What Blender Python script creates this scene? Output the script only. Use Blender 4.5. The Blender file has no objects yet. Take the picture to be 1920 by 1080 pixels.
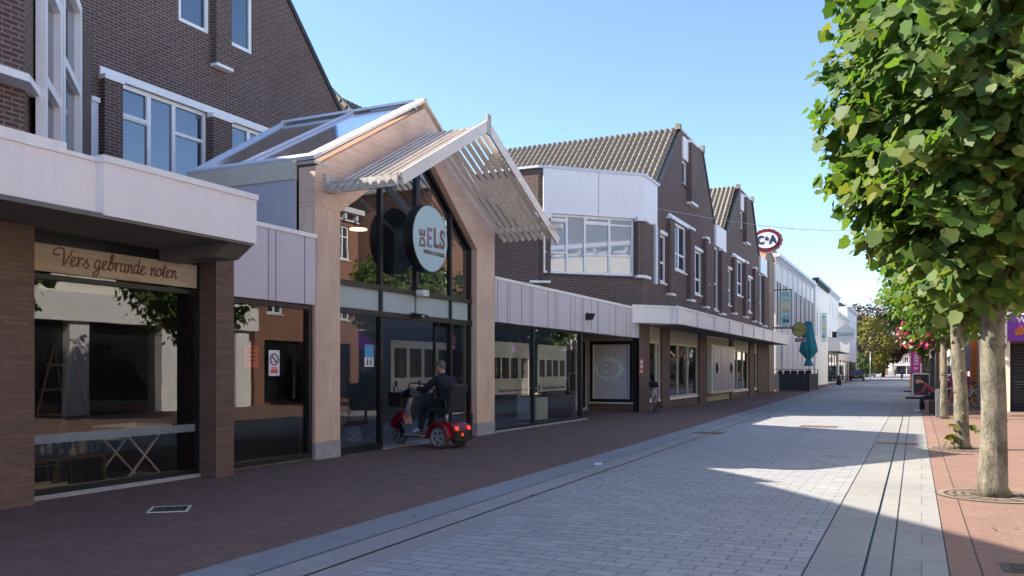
import bpy, bmesh, math, random
from mathutils import Vector, Matrix
import numpy as np
random.seed(7)
R = math.radians
scene = bpy.context.scene
COL = scene.collection

# ---------------------------------------------------------------- camera, light, exposure
F_PX, HOR, CAMZ = 1600.0, 694.0, 1.45
YAW = math.atan(768 / F_PX)
cam_d = bpy.data.cameras.new('camera'); cam = bpy.data.objects.new('camera', cam_d); COL.objects.link(cam)
cam.location = (0, 0, CAMZ); cam.rotation_euler = (R(90), 0, YAW)
cam_d.sensor_width = 36; cam_d.lens = 36 * F_PX / 1920; cam_d.shift_y = (HOR - 540) / 1920
cam_d.clip_start = 0.1; cam_d.clip_end = 3000
scene.camera = cam

SUN = Vector((1, .276, -.769)).normalized()          # direction the light travels
sun_d = bpy.data.lights.new('sun', 'SUN'); sun_d.energy = 3.2; sun_d.angle = R(.5); sun_d.color = (1, .91, .78)
sun = bpy.data.objects.new('sun', sun_d); COL.objects.link(sun)
sun.rotation_euler = SUN.to_track_quat('-Z', 'Y').to_euler()
w = bpy.data.worlds.new('World'); scene.world = w; w.use_nodes = True
nt = w.node_tree; bg = nt.nodes['Background']; sky = nt.nodes.new('ShaderNodeTexSky')
sky.sky_type = 'NISHITA'; sky.sun_disc = False
sky.sun_elevation = math.asin(-SUN.z); sky.sun_rotation = math.atan2(-SUN.x, -SUN.y) % (2 * math.pi)
sky.air_density = .8; sky.dust_density = .5; sky.ozone_density = 1.2; sky.altitude = 0
tint = nt.nodes.new('ShaderNodeMixRGB'); tint.blend_type = 'MULTIPLY'; tint.inputs[0].default_value = 1; tint.inputs[2].default_value = (.49, .535, .60, 1)
nt.links.new(sky.outputs[0], tint.inputs[1]); nt.links.new(tint.outputs[0], bg.inputs[0]); bg.inputs[1].default_value = .15
scene.view_settings.view_transform = 'Standard'; scene.view_settings.look = 'None'
scene.view_settings.exposure = 2.0; scene.view_settings.gamma = 1
scene.render.engine = 'CYCLES'

# ---------------------------------------------------------------- materials (uv = metres)
M = {}
class N:
    def __init__(s, name):
        s.m = bpy.data.materials.new(name); s.m.use_nodes = True; s.t = s.m.node_tree
        s.b = s.t.nodes['Principled BSDF']; s.out = s.t.nodes['Material Output']
    def n(s, typ, **k):
        x = s.t.nodes.new('ShaderNode' + typ)
        for a, v in k.items(): setattr(x, a, v)
        return x
    def l(s, a, b): s.t.links.new(a, b)
    def uv(s): return s.n('UVMap').outputs[0]
    def obj(s): return s.n('TexCoord').outputs['Object']
    def noise(s, vec, scale, detail=4, rough=.55):
        x = s.n('TexNoise'); x.inputs['Scale'].default_value = scale; x.inputs['Detail'].default_value = detail
        x.inputs['Roughness'].default_value = rough; s.l(vec, x.inputs['Vector']); return x.outputs['Fac']
    def mix(s, fac, a, b, mode='MIX'):
        x = s.n('MixRGB', blend_type=mode)
        for i, v in enumerate((fac, a, b)):
            if hasattr(v, 'is_linked'): s.l(v, x.inputs[i])
            elif i == 0: x.inputs[0].default_value = v
            else: x.inputs[i].default_value = (*v, 1)
        return x.outputs[0]
    def rng(s, v, a, b, c, d):
        x = s.n('MapRange'); s.l(v, x.inputs[0])
        for i, k in enumerate((a, b, c, d)): x.inputs[i + 1].default_value = k
        return x.outputs[0]
    def bump(s, h, dist=.01, strength=.5):
        x = s.n('Bump'); x.inputs['Distance'].default_value = dist; x.inputs['Strength'].default_value = strength
        s.l(h, x.inputs['Height']); s.l(x.outputs[0], s.b.inputs['Normal'])

def plain(name, col, rough=.6, metal=0, var=.12, scale=3, bump=0, spec=.5, emit=None):
    k = N(name); o = k.obj()
    f = k.noise(o, scale, 5)
    d = tuple(c * (1 - var) for c in col); u = tuple(min(1, c * (1 + var)) for c in col)
    c = k.mix(k.rng(f, .3, .7, 0, 1), d, u)
    if name in ('white_panel', 'cladding', 'white_trim', 'render_white', 'cream', 'alu', 'render_cream', 'panel_blue', 'beige_panel'):
        mp = k.n('Mapping'); mp.inputs['Scale'].default_value = (5, 5, .35); k.l(o, mp.inputs['Vector'])
        c = k.mix(k.rng(k.noise(mp.outputs[0], 1.5, 6, .7), .5, .8, 0, .22), c, tuple(x * .62 for x in col))
        c = k.mix(k.rng(k.noise(o, 7, 4, .6), .62, .78, 0, .12), c, tuple(x * .5 for x in col))
    k.l(c, k.b.inputs['Base Color'])
    k.b.inputs['Roughness'].default_value = rough; k.b.inputs['Metallic'].default_value = metal
    k.b.inputs['Specular IOR Level'].default_value = spec
    if bump: k.bump(k.noise(o, 60, 3), bump, .5)
    if emit:
        k.b.inputs['Emission Color'].default_value = (*emit[0], 1); k.b.inputs['Emission Strength'].default_value = emit[1]
    M[name] = k.m; return k.m

def brick(name, c1, c2, mortar, bw=.22, rh=.0665, ms=.011, bump=.006, rough=.85, off=.5, bias=0, dirt=.25, smooth=.1):
    k = N(name); uv = k.uv()
    t = k.n('TexBrick'); k.l(uv, t.inputs['Vector']); t.offset = off; t.squash = 1
    t.inputs['Scale'].default_value = 1; t.inputs['Brick Width'].default_value = bw; t.inputs['Row Height'].default_value = rh
    t.inputs['Mortar Size'].default_value = ms; t.inputs['Mortar Smooth'].default_value = smooth; t.inputs['Bias'].default_value = bias
    t.inputs['Color1'].default_value = (*c1, 1); t.inputs['Color2'].default_value = (*c2, 1); t.inputs['Mortar'].default_value = (*mortar, 1)
    n1 = k.noise(uv, .55, 5, .6); n2 = k.noise(uv, 9, 4, .6)
    c = k.mix(k.rng(n1, .35, .75, 0, dirt), t.outputs['Color'], tuple(x * .55 for x in c1))
    c = k.mix(k.rng(n2, .3, .7, 0, .35), c, tuple(x * .7 for x in c2))
    if 'paver' in name or 'slab' in name:
        n3 = k.noise(uv, .16, 3, .5); c = k.mix(k.rng(n3, .42, .62, 0, .28), c, tuple(x * .55 for x in c1))
        n4 = k.noise(uv, 11, 1, .4); c = k.mix(k.rng(n4, .70, .74, 0, .35), c, tuple(x * .35 for x in c1))
        n5 = k.noise(uv, 2.2, 6, .7); c = k.mix(k.rng(n5, .52, .75, 0, .30), c, tuple(min(1, x * 1.35) for x in c1))
    k.l(c, k.b.inputs['Base Color']); k.b.inputs['Roughness'].default_value = rough
    k.b.inputs['Specular IOR Level'].default_value = .25
    ad = k.n('Math', operation='ADD'); k.l(k.rng(t.outputs['Fac'], 0, 1, 1, 0), ad.inputs[0])
    k.l(k.rng(n2, 0, 1, 0, .35), ad.inputs[1]); k.bump(ad.outputs[0], bump, .8)
    M[name] = k.m; return k.m

brick('brick_brown', (.165, .092, .068), (.10, .058, .046), (.30, .26, .24), dirt=.3)
brick('brick_pillar', (.24, .155, .115), (.17, .11, .085), (.15, .12, .10), bw=.3, rh=.052, ms=.006, dirt=.5)
brick('brick_red', (.36, .14, .08), (.27, .10, .06), (.36, .30, .25))
brick('brick_buff', (.42, .30, .2), (.32, .21, .14), (.4, .35, .3))
brick('paver_grey', (.40, .40, .40), (.32, .325, .33), (.08, .075, .07), bw=.30, rh=.15, ms=.0052, bump=.004, dirt=.25, off=.5, smooth=.2)
brick('paver_brown', (.26, .155, .12), (.17, .11, .09), (.085, .06, .05), bw=.2, rh=.068, ms=.0065, bump=.004, dirt=.5)
brick('paver_red', (.32, .20, .155), (.235, .15, .12), (.17, .115, .09), bw=.2, rh=.068, ms=.0045, bump=.004, dirt=.3)
brick('slab_grey', (.35, .34, .32), (.30, .295, .28), (.12, .10, .08), bw=50, rh=.6, ms=.004, bump=.003, dirt=.3)
brick('slab_blue', (.30, .31, .315), (.26, .265, .27), (.09, .09, .09), bw=50, rh=1.2, ms=.005, bump=.003, dirt=.3)
plain('white_panel', (.90, .86, .83), .45, var=.03, scale=.6)
plain('white_trim', (.90, .89, .86), .45, var=.04)
plain('trim_cool', (.66, .68, .72), .45, var=.04)
plain('cladding', (.62, .59, .62), .5, var=.06, scale=.8)
plain('panel_blue', (.50, .50, .54), .45, var=.05)
plain('dark_frame', (.012, .014, .016), .35, var=.1)
plain('seam', (.06, .05, .06), .7)
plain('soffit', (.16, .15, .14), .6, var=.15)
plain('cream', (.62, .58, .47), .6, var=.04)
plain('beige_panel', (.42, .38, .29), .6, var=.06)
plain('render_white', (.82, .80, .76), .75, var=.06, scale=1.2)
plain('render_cream', (.86, .80, .66), .8, var=.04, scale=1)
plain('render_grey', (.34, .33, .36), .8, var=.05)
plain('alu', (.88, .79, .66), .4, .1, var=.06)
plain('alu_dirty', (.5, .47, .41), .5, .2, var=.3, scale=14)
plain('zinc', (.4, .41, .43), .45, .3, var=.1)
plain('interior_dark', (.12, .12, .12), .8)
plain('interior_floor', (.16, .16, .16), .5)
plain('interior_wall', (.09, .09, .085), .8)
plain('concrete', (.36, .36, .36), .85, var=.15, scale=8, bump=.002)
plain('iron', (.10, .085, .08), .6, .4, var=.3, scale=12)
plain('black_plastic', (.012, .012, .013), .4)
plain('black_cloth', (.014, .014, .018), .9, bump=.002)
plain('navy_cloth', (.012, .014, .02), .9)
plain('skin', (.60, .33, .24), .55, var=.1, scale=20)
plain('hair_grey', (.14, .11, .09), .8, scale=40, var=.3)
plain('hair_brown', (.10, .055, .03), .8, scale=40, var=.3)
plain('red_paint', (.22, .006, .014), .3, var=.08)
plain('rubber', (.03, .03, .03), .8, var=.2)
plain('rubber_grey', (.10, .10, .095), .8, var=.2)
plain('silver', (.55, .55, .56), .3, .6)
plain('chrome', (.7, .7, .7), .15, 1)
plain('white_plastic', (.75, .75, .73), .4)
plain('red_lens', (.6, .03, .02), .2, emit=((1, .06, .02), .25))
plain('orange_lens', (.7, .2, .02), .3)
plain('teal_cloth', (.02, .20, .25), .85, var=.15, scale=6)
plain('maroon_cloth', (.20, .045, .06), .9, var=.15, scale=10)
plain('blue_cloth', (.09, .12, .28), .9)
plain('white_shoe', (.5, .5, .5), .6)
plain('navy', (.012, .02, .07), .5)
plain('sign_red', (.15, .012, .02), .4)
plain('sign_white', (.72, .72, .74), .4, var=.02)
plain('sign_blue', (.42, .64, .70), .3, var=.02)
plain('sign_text', (.22, .10, .08), .5)
plain('sign_gold', (.45, .38, .10), .6, var=.2, scale=8)
plain('magenta', (.55, .03, .30), .6)
plain('purple', (.18, .03, .38), .5)
plain('purple_dark', (.10, .02, .14), .5)
plain('orange', (.72, .22, .04), .6)
plain('poster_red', (.7, .10, .08), .6)
plain('sky_blue', (.08, .32, .55), .6)
plain('banner_teal', (.50, .78, .76), .6)
plain('banner_sand', (.80, .76, .52), .6)
plain('bay_blind', (.30, .40, .50), .7)
plain('frost', (.42, .52, .52), .35, var=.04)
plain('film_grey', (.34, .32, .36), .3, var=.04)
plain('film_green', (.62, .72, .68), .4)
plain('door_dark', (.04, .04, .05), .6)
plain('gold', (.5, .38, .12), .5)
plain('petal_pink', (.75, .04, .25), .7)
plain('petal_white', (.8, .75, .72), .7)
plain('leaf_ground', (.30, .24, .05), .7)
plain('car_black', (.012, .013, .018), .15)
plain('car_silver', (.55, .55, .56), .25, .3)
plain('car_glass', (.03, .04, .05), .05, spec=1)
plain('wood_dark', (.09, .05, .03), .6, var=.3, scale=6)
plain('stone_white', (.6, .58, .54), .7)
plain('paper', (.7, .7, .68), .7)

def planks(name, c1, c2, sx=6, sy=.6, rough=.6, board=.0):
    k = N(name); uv = k.uv()
    mp = k.n('Mapping'); mp.inputs['Scale'].default_value = (sx, sy, 1); k.l(uv, mp.inputs['Vector'])
    f = k.noise(mp.outputs[0], 1.6, 8, .6)
    c = k.mix(k.rng(f, .3, .72, 0, 1), c1, c2)
    f2 = k.noise(uv, 1.3, 3, .6); c = k.mix(k.rng(f2, .45, .75, 0, .45), c, tuple(x * .6 for x in c1))
    k.l(c, k.b.inputs['Base Color']); k.b.inputs['Roughness'].default_value = rough
    k.bump(f, .003, .4); M[name] = k.m
planks('glulam_v', (.62, .42, .29), (.82, .63, .48), 26, .7)
planks('glulam_h', (.62, .40, .28), (.80, .60, .46), .9, 14)
planks('sign_wood', (.50, .41, .27), (.68, .59, .42), .8, 12)
k = N('bark'); o_ = k.obj(); mp = k.n('Mapping'); mp.inputs['Scale'].default_value = (1, 1, .45); k.l(o_, mp.inputs['Vector'])
f1 = k.noise(mp.outputs[0], 7, 6, .65); f2 = k.noise(mp.outputs[0], 38, 5, .7); f3 = k.noise(o_, 2.2, 2)
c_0 = k.mix(k.rng(f1, .40, .58, 0, 1), (.10, .09, .068), (.24, .215, .165)); c_0 = k.mix(k.rng(f2, .5, .68, 0, .6), c_0, (.06, .052, .04)); c_0 = k.mix(k.rng(f3, .55, .7, 0, .4), c_0, (.14, .15, .08))
k.l(c_0, k.b.inputs['Base Color']); k.b.inputs['Roughness'].default_value = .95; k.b.inputs['Specular IOR Level'].default_value = .15; k.bump(f2, .02, .8); M['bark'] = k.m
planks('grey_wood', (.08, .07, .06), (.13, .11, .10), 8, .8)

def glass(name, tint, boost=1.75, rough=0.0):
    k = N(name); t = k.t
    g = k.n('BsdfGlossy'); g.inputs['Roughness'].default_value = rough; g.inputs['Color'].default_value = (.95, .97, 1, 1)
    tr = k.n('BsdfTransparent'); tr.inputs['Color'].default_value = (*tint, 1)
    fr = k.n('Fresnel'); fr.inputs['IOR'].default_value = boost
    nb = k.n('Bump'); nb.inputs['Distance'].default_value = .004; nb.inputs['Strength'].default_value = .12
    k.l(k.noise(k.obj(), .9, 2), nb.inputs['Height']); k.l(nb.outputs[0], g.inputs['Normal'])
    mx = k.n('MixShader'); k.l(fr.outputs[0], mx.inputs[0]); k.l(tr.outputs[0], mx.inputs[1]); k.l(g.outputs[0], mx.inputs[2])
    k.l(mx.outputs[0], k.out.inputs[0]); M[name] = k.m
glass('shop_glass', (.84, .87, .85), 1.8)
glass('portal_glass', (.45, .47, .46), 2.3)
glass('roof_glass', (.42, .43, .45), 2.1, .12)
def dglass(name, col, ior=1.8, rough=.03):
    k = N(name); k.b.inputs['Base Color'].default_value = (*col, 1); k.b.inputs['Roughness'].default_value = rough
    k.b.inputs['IOR'].default_value = ior
    nb = k.noise(k.obj(), .5, 0); k.bump(nb, .004, .08); M[name] = k.m
dglass('window_glass', (.035, .05, .075), 2.4)
dglass('bay_glass', (.26, .33, .40), 2.1)
dglass('dark_pane', (.015, .017, .02), 1.8)

def tile_mat(name, c1, c2):
    k = N(name); uv = k.uv()
    f = k.noise(uv, 2.5, 5, .6); g = k.noise(uv, 18, 3)
    c = k.mix(k.rng(f, .3, .7, 0, 1), c1, c2); c = k.mix(k.rng(g, .4, .7, 0, .3), c, tuple(x * .6 for x in c1))
    k.l(c, k.b.inputs['Base Color']); k.b.inputs['Roughness'].default_value = .75; M[name] = k.m
tile_mat('tile_grey', (.22, .18, .135), (.34, .29, .22))
tile_mat('tile_dark', (.035, .033, .035), (.06, .055, .055))
tile_mat('tile_red', (.36, .16, .09), (.45, .22, .13))

def leafmat(name, cols, trans=.35):
    k = N(name); t = k.t
    g = k.n('NewGeometry'); cr = k.n('ValToRGB'); k.l(g.outputs['Random Per Island'], cr.inputs[0])
    el = cr.color_ramp.elements
    el[0].position = 0; el[0].color = (*cols[0], 1); el[1].position = 1; el[1].color = (*cols[-1], 1)
    for i, c in enumerate(cols[1:-1]):
        e = el.new((i + 1) / (len(cols) - 1)); e.color = (*c, 1)
    k.l(cr.outputs[0], k.b.inputs['Base Color']); k.b.inputs['Roughness'].default_value = .5
    k.b.inputs['Specular IOR Level'].default_value = .3
    tl = k.n('BsdfTranslucent'); k.l(k.mix(1, cr.outputs[0], (1.0, 1.2, .35), 'MULTIPLY'), tl.inputs[0])
    mx = k.n('MixShader'); mx.inputs[0].default_value = trans
    k.l(k.b.outputs[0], mx.inputs[1]); k.l(tl.outputs[0], mx.inputs[2]); k.l(mx.outputs[0], k.out.inputs[0]); M[name] = k.m
leafmat('leaf_lime', [(.05, .10, .025), (.085, .16, .04), (.10, .19, .045), (.13, .21, .06), (.15, .22, .07), (.12, .20, .05), (.18, .22, .06), (.14, .20, .06), (.20, .24, .06), (.24, .23, .06)], .5)
leafmat('leaf_dark', [(.05, .085, .025), (.085, .13, .035), (.13, .15, .04)], .25)
leafmat('leaf_yellow', [(.08, .10, .02), (.16, .15, .03), (.26, .20, .04)], .3)
leafmat('leaf_purple', [(.05, .028, .025), (.08, .04, .03), (.11, .06, .035)], .2)
leafmat('petals', [(.6, .02, .15), (.75, .05, .3), (.8, .1, .2), (.8, .75, .7)], .2)

# ---------------------------------------------------------------- mesh building
class MB:
    def __init__(s): s.v = []; s.f = []
    def face(s, pts): i = len(s.v); s.v += [tuple(p) for p in pts]; s.f.append(tuple(range(i, i + len(pts))))
    def mesh(s, vs, fs): i = len(s.v); s.v += [tuple(p) for p in vs]; s.f += [tuple(a + i for a in f) for f in fs]
    def box(s, x0, x1, y0, y1, z0, z1, mat=None):
        vs = [(x, y, z) for z in (z0, z1) for y in (y0, y1) for x in (x0, x1)]
        if mat is not None: vs = [mat @ Vector(p) for p in vs]
        s.mesh(vs, [(0, 2, 3, 1), (4, 5, 7, 6), (0, 1, 5, 4), (2, 6, 7, 3), (0, 4, 6, 2), (1, 3, 7, 5)])
    def prism(s, poly, d):
        """poly: 3D points (planar), d: extrusion vector"""
        n = len(poly); d = Vector(d); vs = [Vector(p) for p in poly]; vs += [p + d for p in vs]
        s.mesh(vs, [tuple(reversed(range(n))), tuple(range(n, 2 * n))] + [(i, (i + 1) % n, n + (i + 1) % n, n + i) for i in range(n)])
    def bar(s, a, b, wd, ht=None, up=(0, 0, 1)):
        a = Vector(a); b = Vector(b); ht = ht or wd; d = (b - a).normalized(); u = Vector(up)
        if abs(d.dot(u)) > .99: u = Vector((1, 0, 0))
        x = d.cross(u).normalized() * wd / 2; y = x.cross(d).normalized() * ht / 2
        q = [-x - y, x - y, x + y, -x + y]
        s.mesh([a + k for k in q] + [b + k for k in q], [(3, 2, 1, 0), (4, 5, 6, 7)] + [(i, (i + 1) % 4, 4 + (i + 1) % 4, 4 + i) for i in range(4)])
    def tube(s, pts, rad, n=8, closed=False):
        pts = [Vector(p) for p in pts]; m = len(pts)
        rad = rad if hasattr(rad, '__len__') else [rad] * m
        base = len(s.v); ref = None
        for i, p in enumerate(pts):
            a = pts[i - 1] if (i or closed) else p; b = pts[(i + 1) % m] if (i < m - 1 or closed) else p
            d = (b - a).normalized()
            if ref is None: ref = d.orthogonal().normalized()
            ref = (ref - d * ref.dot(d)).normalized(); o = d.cross(ref)
            for k in range(n):
                t = 2 * math.pi * k / n; s.v.append(tuple(p + (ref * math.cos(t) + o * math.sin(t)) * rad[i]))
        for i in range(m if closed else m - 1):
            j = (i + 1) % m
            for k in range(n):
                s.f.append((base + i * n + k, base + i * n + (k + 1) % n, base + j * n + (k + 1) % n, base + j * n + k))
        if not closed:
            s.f.append(tuple(base + k for k in reversed(range(n)))); s.f.append(tuple(base + (m - 1) * n + k for k in range(n)))
    def lathe(s, prof, c, axis='Z', n=20):
        """prof: (r, h) list around axis through c"""
        ax = {'X': Vector((1, 0, 0)), 'Y': Vector((0, 1, 0)), 'Z': Vector((0, 0, 1))}.get(axis, axis)
        ax = Vector(ax).normalized(); a = ax.orthogonal().normalized(); b = ax.cross(a); c = Vector(c); base = len(s.v)
        for r, h in prof:
            for k in range(n):
                t = 2 * math.pi * k / n; s.v.append(tuple(c + ax * h + (a * math.cos(t) + b * math.sin(t)) * r))
        for i in range(len(prof) - 1):
            for k in range(n):
                s.f.append((base + i * n + k, base + i * n + (k + 1) % n, base + (i + 1) * n + (k + 1) % n, base + (i + 1) * n + k))
        s.f.append(tuple(base + k for k in reversed(range(n)))); s.f.append(tuple(base + (len(prof) - 1) * n + k for k in range(n)))
    def ball(s, c, r, n=10, m=6):
        r = r if hasattr(r, '__len__') else (r, r, r)
        base = len(s.v)
        for i in range(m + 1):
            ph = math.pi * i / m
            for k in range(n):
                t = 2 * math.pi * k / n
                s.v.append((c[0] + r[0] * math.sin(ph) * math.cos(t), c[1] + r[1] * math.sin(ph) * math.sin(t), c[2] + r[2] * math.cos(ph)))
        for i in range(m):
            for k in range(n): s.f.append((base + i * n + k, base + (i + 1) * n + k, base + (i + 1) * n + (k + 1) % n, base + i * n + (k + 1) % n))
    def build(s, name, mat, parent=None, smooth=False, bevel=0, loc=None):
        me = bpy.data.meshes.new(name); me.from_pydata(s.v, [], s.f); me.validate()
        return finish(me, name, mat, parent, smooth, bevel, loc)

def finish(me, name, mat, parent=None, smooth=False, bevel=0, loc=None):
    o = bpy.data.objects.new(name, me); COL.objects.link(o)
    if parent is not None: o.parent = parent
    if loc: o.location = loc
    mats = mat if isinstance(mat, (list, tuple)) else [mat]
    for q in mats: me.materials.append(M[q] if isinstance(q, str) else q)
    boxuv(me)
    if smooth: me.polygons.foreach_set('use_smooth', [True] * len(me.polygons))
    if bevel:
        b = o.modifiers.new('bevel', 'BEVEL'); b.width = bevel; b.segments = 2; b.limit_method = 'ANGLE'
    return o

def boxuv(me):
    if me.uv_layers: return
    uvl = me.uv_layers.new(name='UVMap'); vs = me.vertices; out = np.zeros(len(me.loops) * 2, 'f')
    for p in me.polygons:
        n = p.normal
        if abs(n.z) > .95: t = Vector((1, 0, 0)); b = Vector((0, 1, 0))
        else:
            t = Vector((-n.y, n.x, 0)).normalized()
            if abs(t.y) > abs(t.x) and t.y < 0 or abs(t.x) >= abs(t.y) and t.x < 0: t = -t
            b = Vector((0, 0, 1)) if abs(n.z) < .1 else n.cross(t)
            if b.z < 0: b = -b
        for li in p.loop_indices:
            c = vs[me.loops[li].vertex_index].co; out[2 * li] = c.dot(t); out[2 * li + 1] = c.dot(b)
    uvl.data.foreach_set('uv', out)

def tag(o, label=None, cat=None, group=None, kind=None):
    if label: o['label'] = label
    if cat: o['category'] = cat
    if group: o['group'] = group
    if kind: o['kind'] = kind
    return o
def thing(name, label, cat, loc=(0, 0, 0), rz=0, group=None):
    o = bpy.data.objects.new(name, None); COL.objects.link(o); o.location = loc; o.rotation_euler = (0, 0, rz)
    o.empty_display_size = .2
    return tag(o, label, cat, group)
def kids(o): return [c for c in bpy.data.objects if c.parent == o]
def dup(o, loc=None, rz=None, label=None, parent=None, scale=None):
    c = o.copy(); COL.objects.link(c); c.parent = parent
    if loc is not None: c.location = loc
    if rz is not None: c.rotation_euler = (0, 0, rz)
    if scale is not None: c.scale = scale
    if label: c['label'] = label
    for k in kids(o): dup(k, parent=c)
    return c

# place on real planes of the street (x = const / y = const / ground)
def _ray(u, v):
    r = (u - 960) / F_PX; c, s = math.cos(YAW), math.sin(YAW); return Vector((r * c - s, r * s + c, (HOR - v) / F_PX))
def onx(u, v, x): d = _ray(u, v); t = x / d.x; return (t * d.y, CAMZ + t * d.z)
def ony(u, v, y): d = _ray(u, v); t = y / d.y; return (t * d.x, CAMZ + t * d.z)
def ong(u, v, z=0.): d = _ray(u, v); t = (z - CAMZ) / d.z; return Vector((t * d.x, t * d.y, z))

class Wall:
    """vertical wall frame: origin o (x,y), direction t along the wall, normal n pointing outwards"""
    def __init__(s, o, t):
        s.o = Vector((o[0], o[1], 0)); s.t = Vector((t[0], t[1], 0)).normalized(); s.n = Vector((s.t.y, -s.t.x, 0))
    def p(s, a, z, d=0): q = s.o + s.t * a + s.n * d; return Vector((q.x, q.y, z))
    def skin(s, mb, top, zb, holes=(), depth=.12):
        """top: [(a, z)...] roofline from left to right; holes (a0,a1,z0,z1)"""
        cuts = sorted(set([a for a, _ in top] + [h[i] for h in holes for i in (0, 1)]))
        cuts = [c for c in cuts if top[0][0] <= c <= top[-1][0]]
        def zt(a, side):
            for (a0, z0), (a1, z1) in zip(top, top[1:]):
                if a1 - a0 < 1e-6: continue
                if a0 - 1e-6 <= a <= a1 + 1e-6:
                    if side > 0 and abs(a - a1) < 1e-6: continue
                    if side < 0 and abs(a - a0) < 1e-6: continue
                    return z0 + (z1 - z0) * (a - a0) / (a1 - a0)
            return top[-1][1]
        for a, b in zip(cuts, cuts[1:]):
            if b - a < 1e-5: continue
            m = (a + b) / 2; hs = sorted([(h[2], h[3]) for h in holes if h[0] < m < h[1]])
            z = zb
            for h0, h1 in hs:
                if h0 > z: mb.face([s.p(a, z), s.p(b, z), s.p(b, h0), s.p(a, h0)])
                z = max(z, h1)
            ta, tb = zt(a, 1), zt(b, -1)
            if min(ta, tb) > z + 1e-5: mb.face([s.p(a, z), s.p(b, z), s.p(b, tb), s.p(a, ta)])
        for a, b, z0, z1 in holes:
            q = [(a, z0), (b, z0), (b, z1), (a, z1)]
            for i in range(4):
                (p0, p1) = q[i], q[(i + 1) % 4]
                mb.face([s.p(*p0), s.p(*p0, -depth), s.p(*p1, -depth), s.p(*p1)])
    def bx(s, mb, a0, a1, z0, z1, d0, d1):
        vs = [s.p(a, z, d) for z in (z0, z1) for d in (d0, d1) for a in (a0, a1)]
        mb.mesh(vs, [(0, 2, 3, 1), (4, 5, 7, 6), (0, 1, 5, 4), (2, 6, 7, 3), (0, 4, 6, 2), (1, 3, 7, 5)])
    def window(s, par, a0, a1, z0, z1, depth=.1, cols=(), rows=(), fw=.06, frame='white_trim', pane='window_glass', sill=None, name='window', fd=.06, sash=()):
        """cols: a positions of mullions; rows: (z, a0, a1) transoms; sash: (a0,a1,z0,z1) opening frames"""
        mb = MB(); d0, d1 = -depth, -depth + fd
        s.bx(mb, a0, a1, z0, z0 + fw, d0, d1); s.bx(mb, a0, a1, z1 - fw, z1, d0, d1)
        s.bx(mb, a0, a0 + fw, z0 + fw, z1 - fw, d0, d1); s.bx(mb, a1 - fw, a1, z0 + fw, z1 - fw, d0, d1)
        for c in cols: s.bx(mb, c - fw / 2, c + fw / 2, z0 + fw, z1 - fw, d0, d1 + .004)
        for r in rows:
            z, b0, b1 = (r, a0 + fw, a1 - fw) if not hasattr(r, '__len__') else r
            s.bx(mb, b0, b1, z - fw * .4, z + fw * .4, d0, d1 - .006)
        for b0, b1, c0, c1 in sash:
            q = fw * .8; e = d1 + .012
            s.bx(mb, b0, b1, c0, c0 + q, d0, e); s.bx(mb, b0, b1, c1 - q, c1, d0, e)
            s.bx(mb, b0, b0 + q, c0 + q, c1 - q, d0, e); s.bx(mb, b1 - q, b1, c0 + q, c1 - q, d0, e)
        w_ = mb.build(name, frame, par)
        g = MB(); g.face([s.p(a0 + .01, z0 + .01, d0 + .02), s.p(a1 - .01, z0 + .01, d0 + .02), s.p(a1 - .01, z1 - .01, d0 + .02), s.p(a0 + .01, z1 - .01, d0 + .02)])
        g.build('pane', pane, w_)
        if sill:
            k = MB(); s.bx(k, a0 - .04, a1 + .04, z0 - .07, z0, -depth, .05); k.build('sill', sill, w_)
        return w_

def text(body, size, mat, M4, parent=None, name='lettering', ext=.004, shear=0, sx=1, align='CENTER', spacing=1, bold=0):
    cu = bpy.data.curves.new('t', 'FONT'); cu.body = body; cu.size = size; cu.extrude = ext; cu.shear = shear
    cu.align_x = align; cu.align_y = 'CENTER'; cu.space_character = spacing; cu.offset = bold; cu.resolution_u = 3
    o = bpy.data.objects.new('t', cu); COL.objects.link(o)
    bpy.context.view_layer.update()
    me = bpy.data.meshes.new_from_object(o.evaluated_get(bpy.context.evaluated_depsgraph_get()))
    bpy.data.objects.remove(o)
    me.transform(Matrix.Diagonal((sx, 1, 1, 1))); me.transform(M4); me.name = name
    for l in list(me.uv_layers): me.uv_layers.remove(l)
    me.materials.clear()
    return finish(me, name, mat, parent)
def face_mat(pos, t, n):
    """matrix taking xy text to a vertical plane: t = reading direction, n = normal"""
    t = Vector(t).normalized(); n = Vector(n).normalized(); up = n.cross(t)
    return Matrix(((t.x, up.x, n.x, pos[0]), (t.y, up.y, n.y, pos[1]), (t.z, up.z, n.z, pos[2]), (0, 0, 0, 1)))

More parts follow.
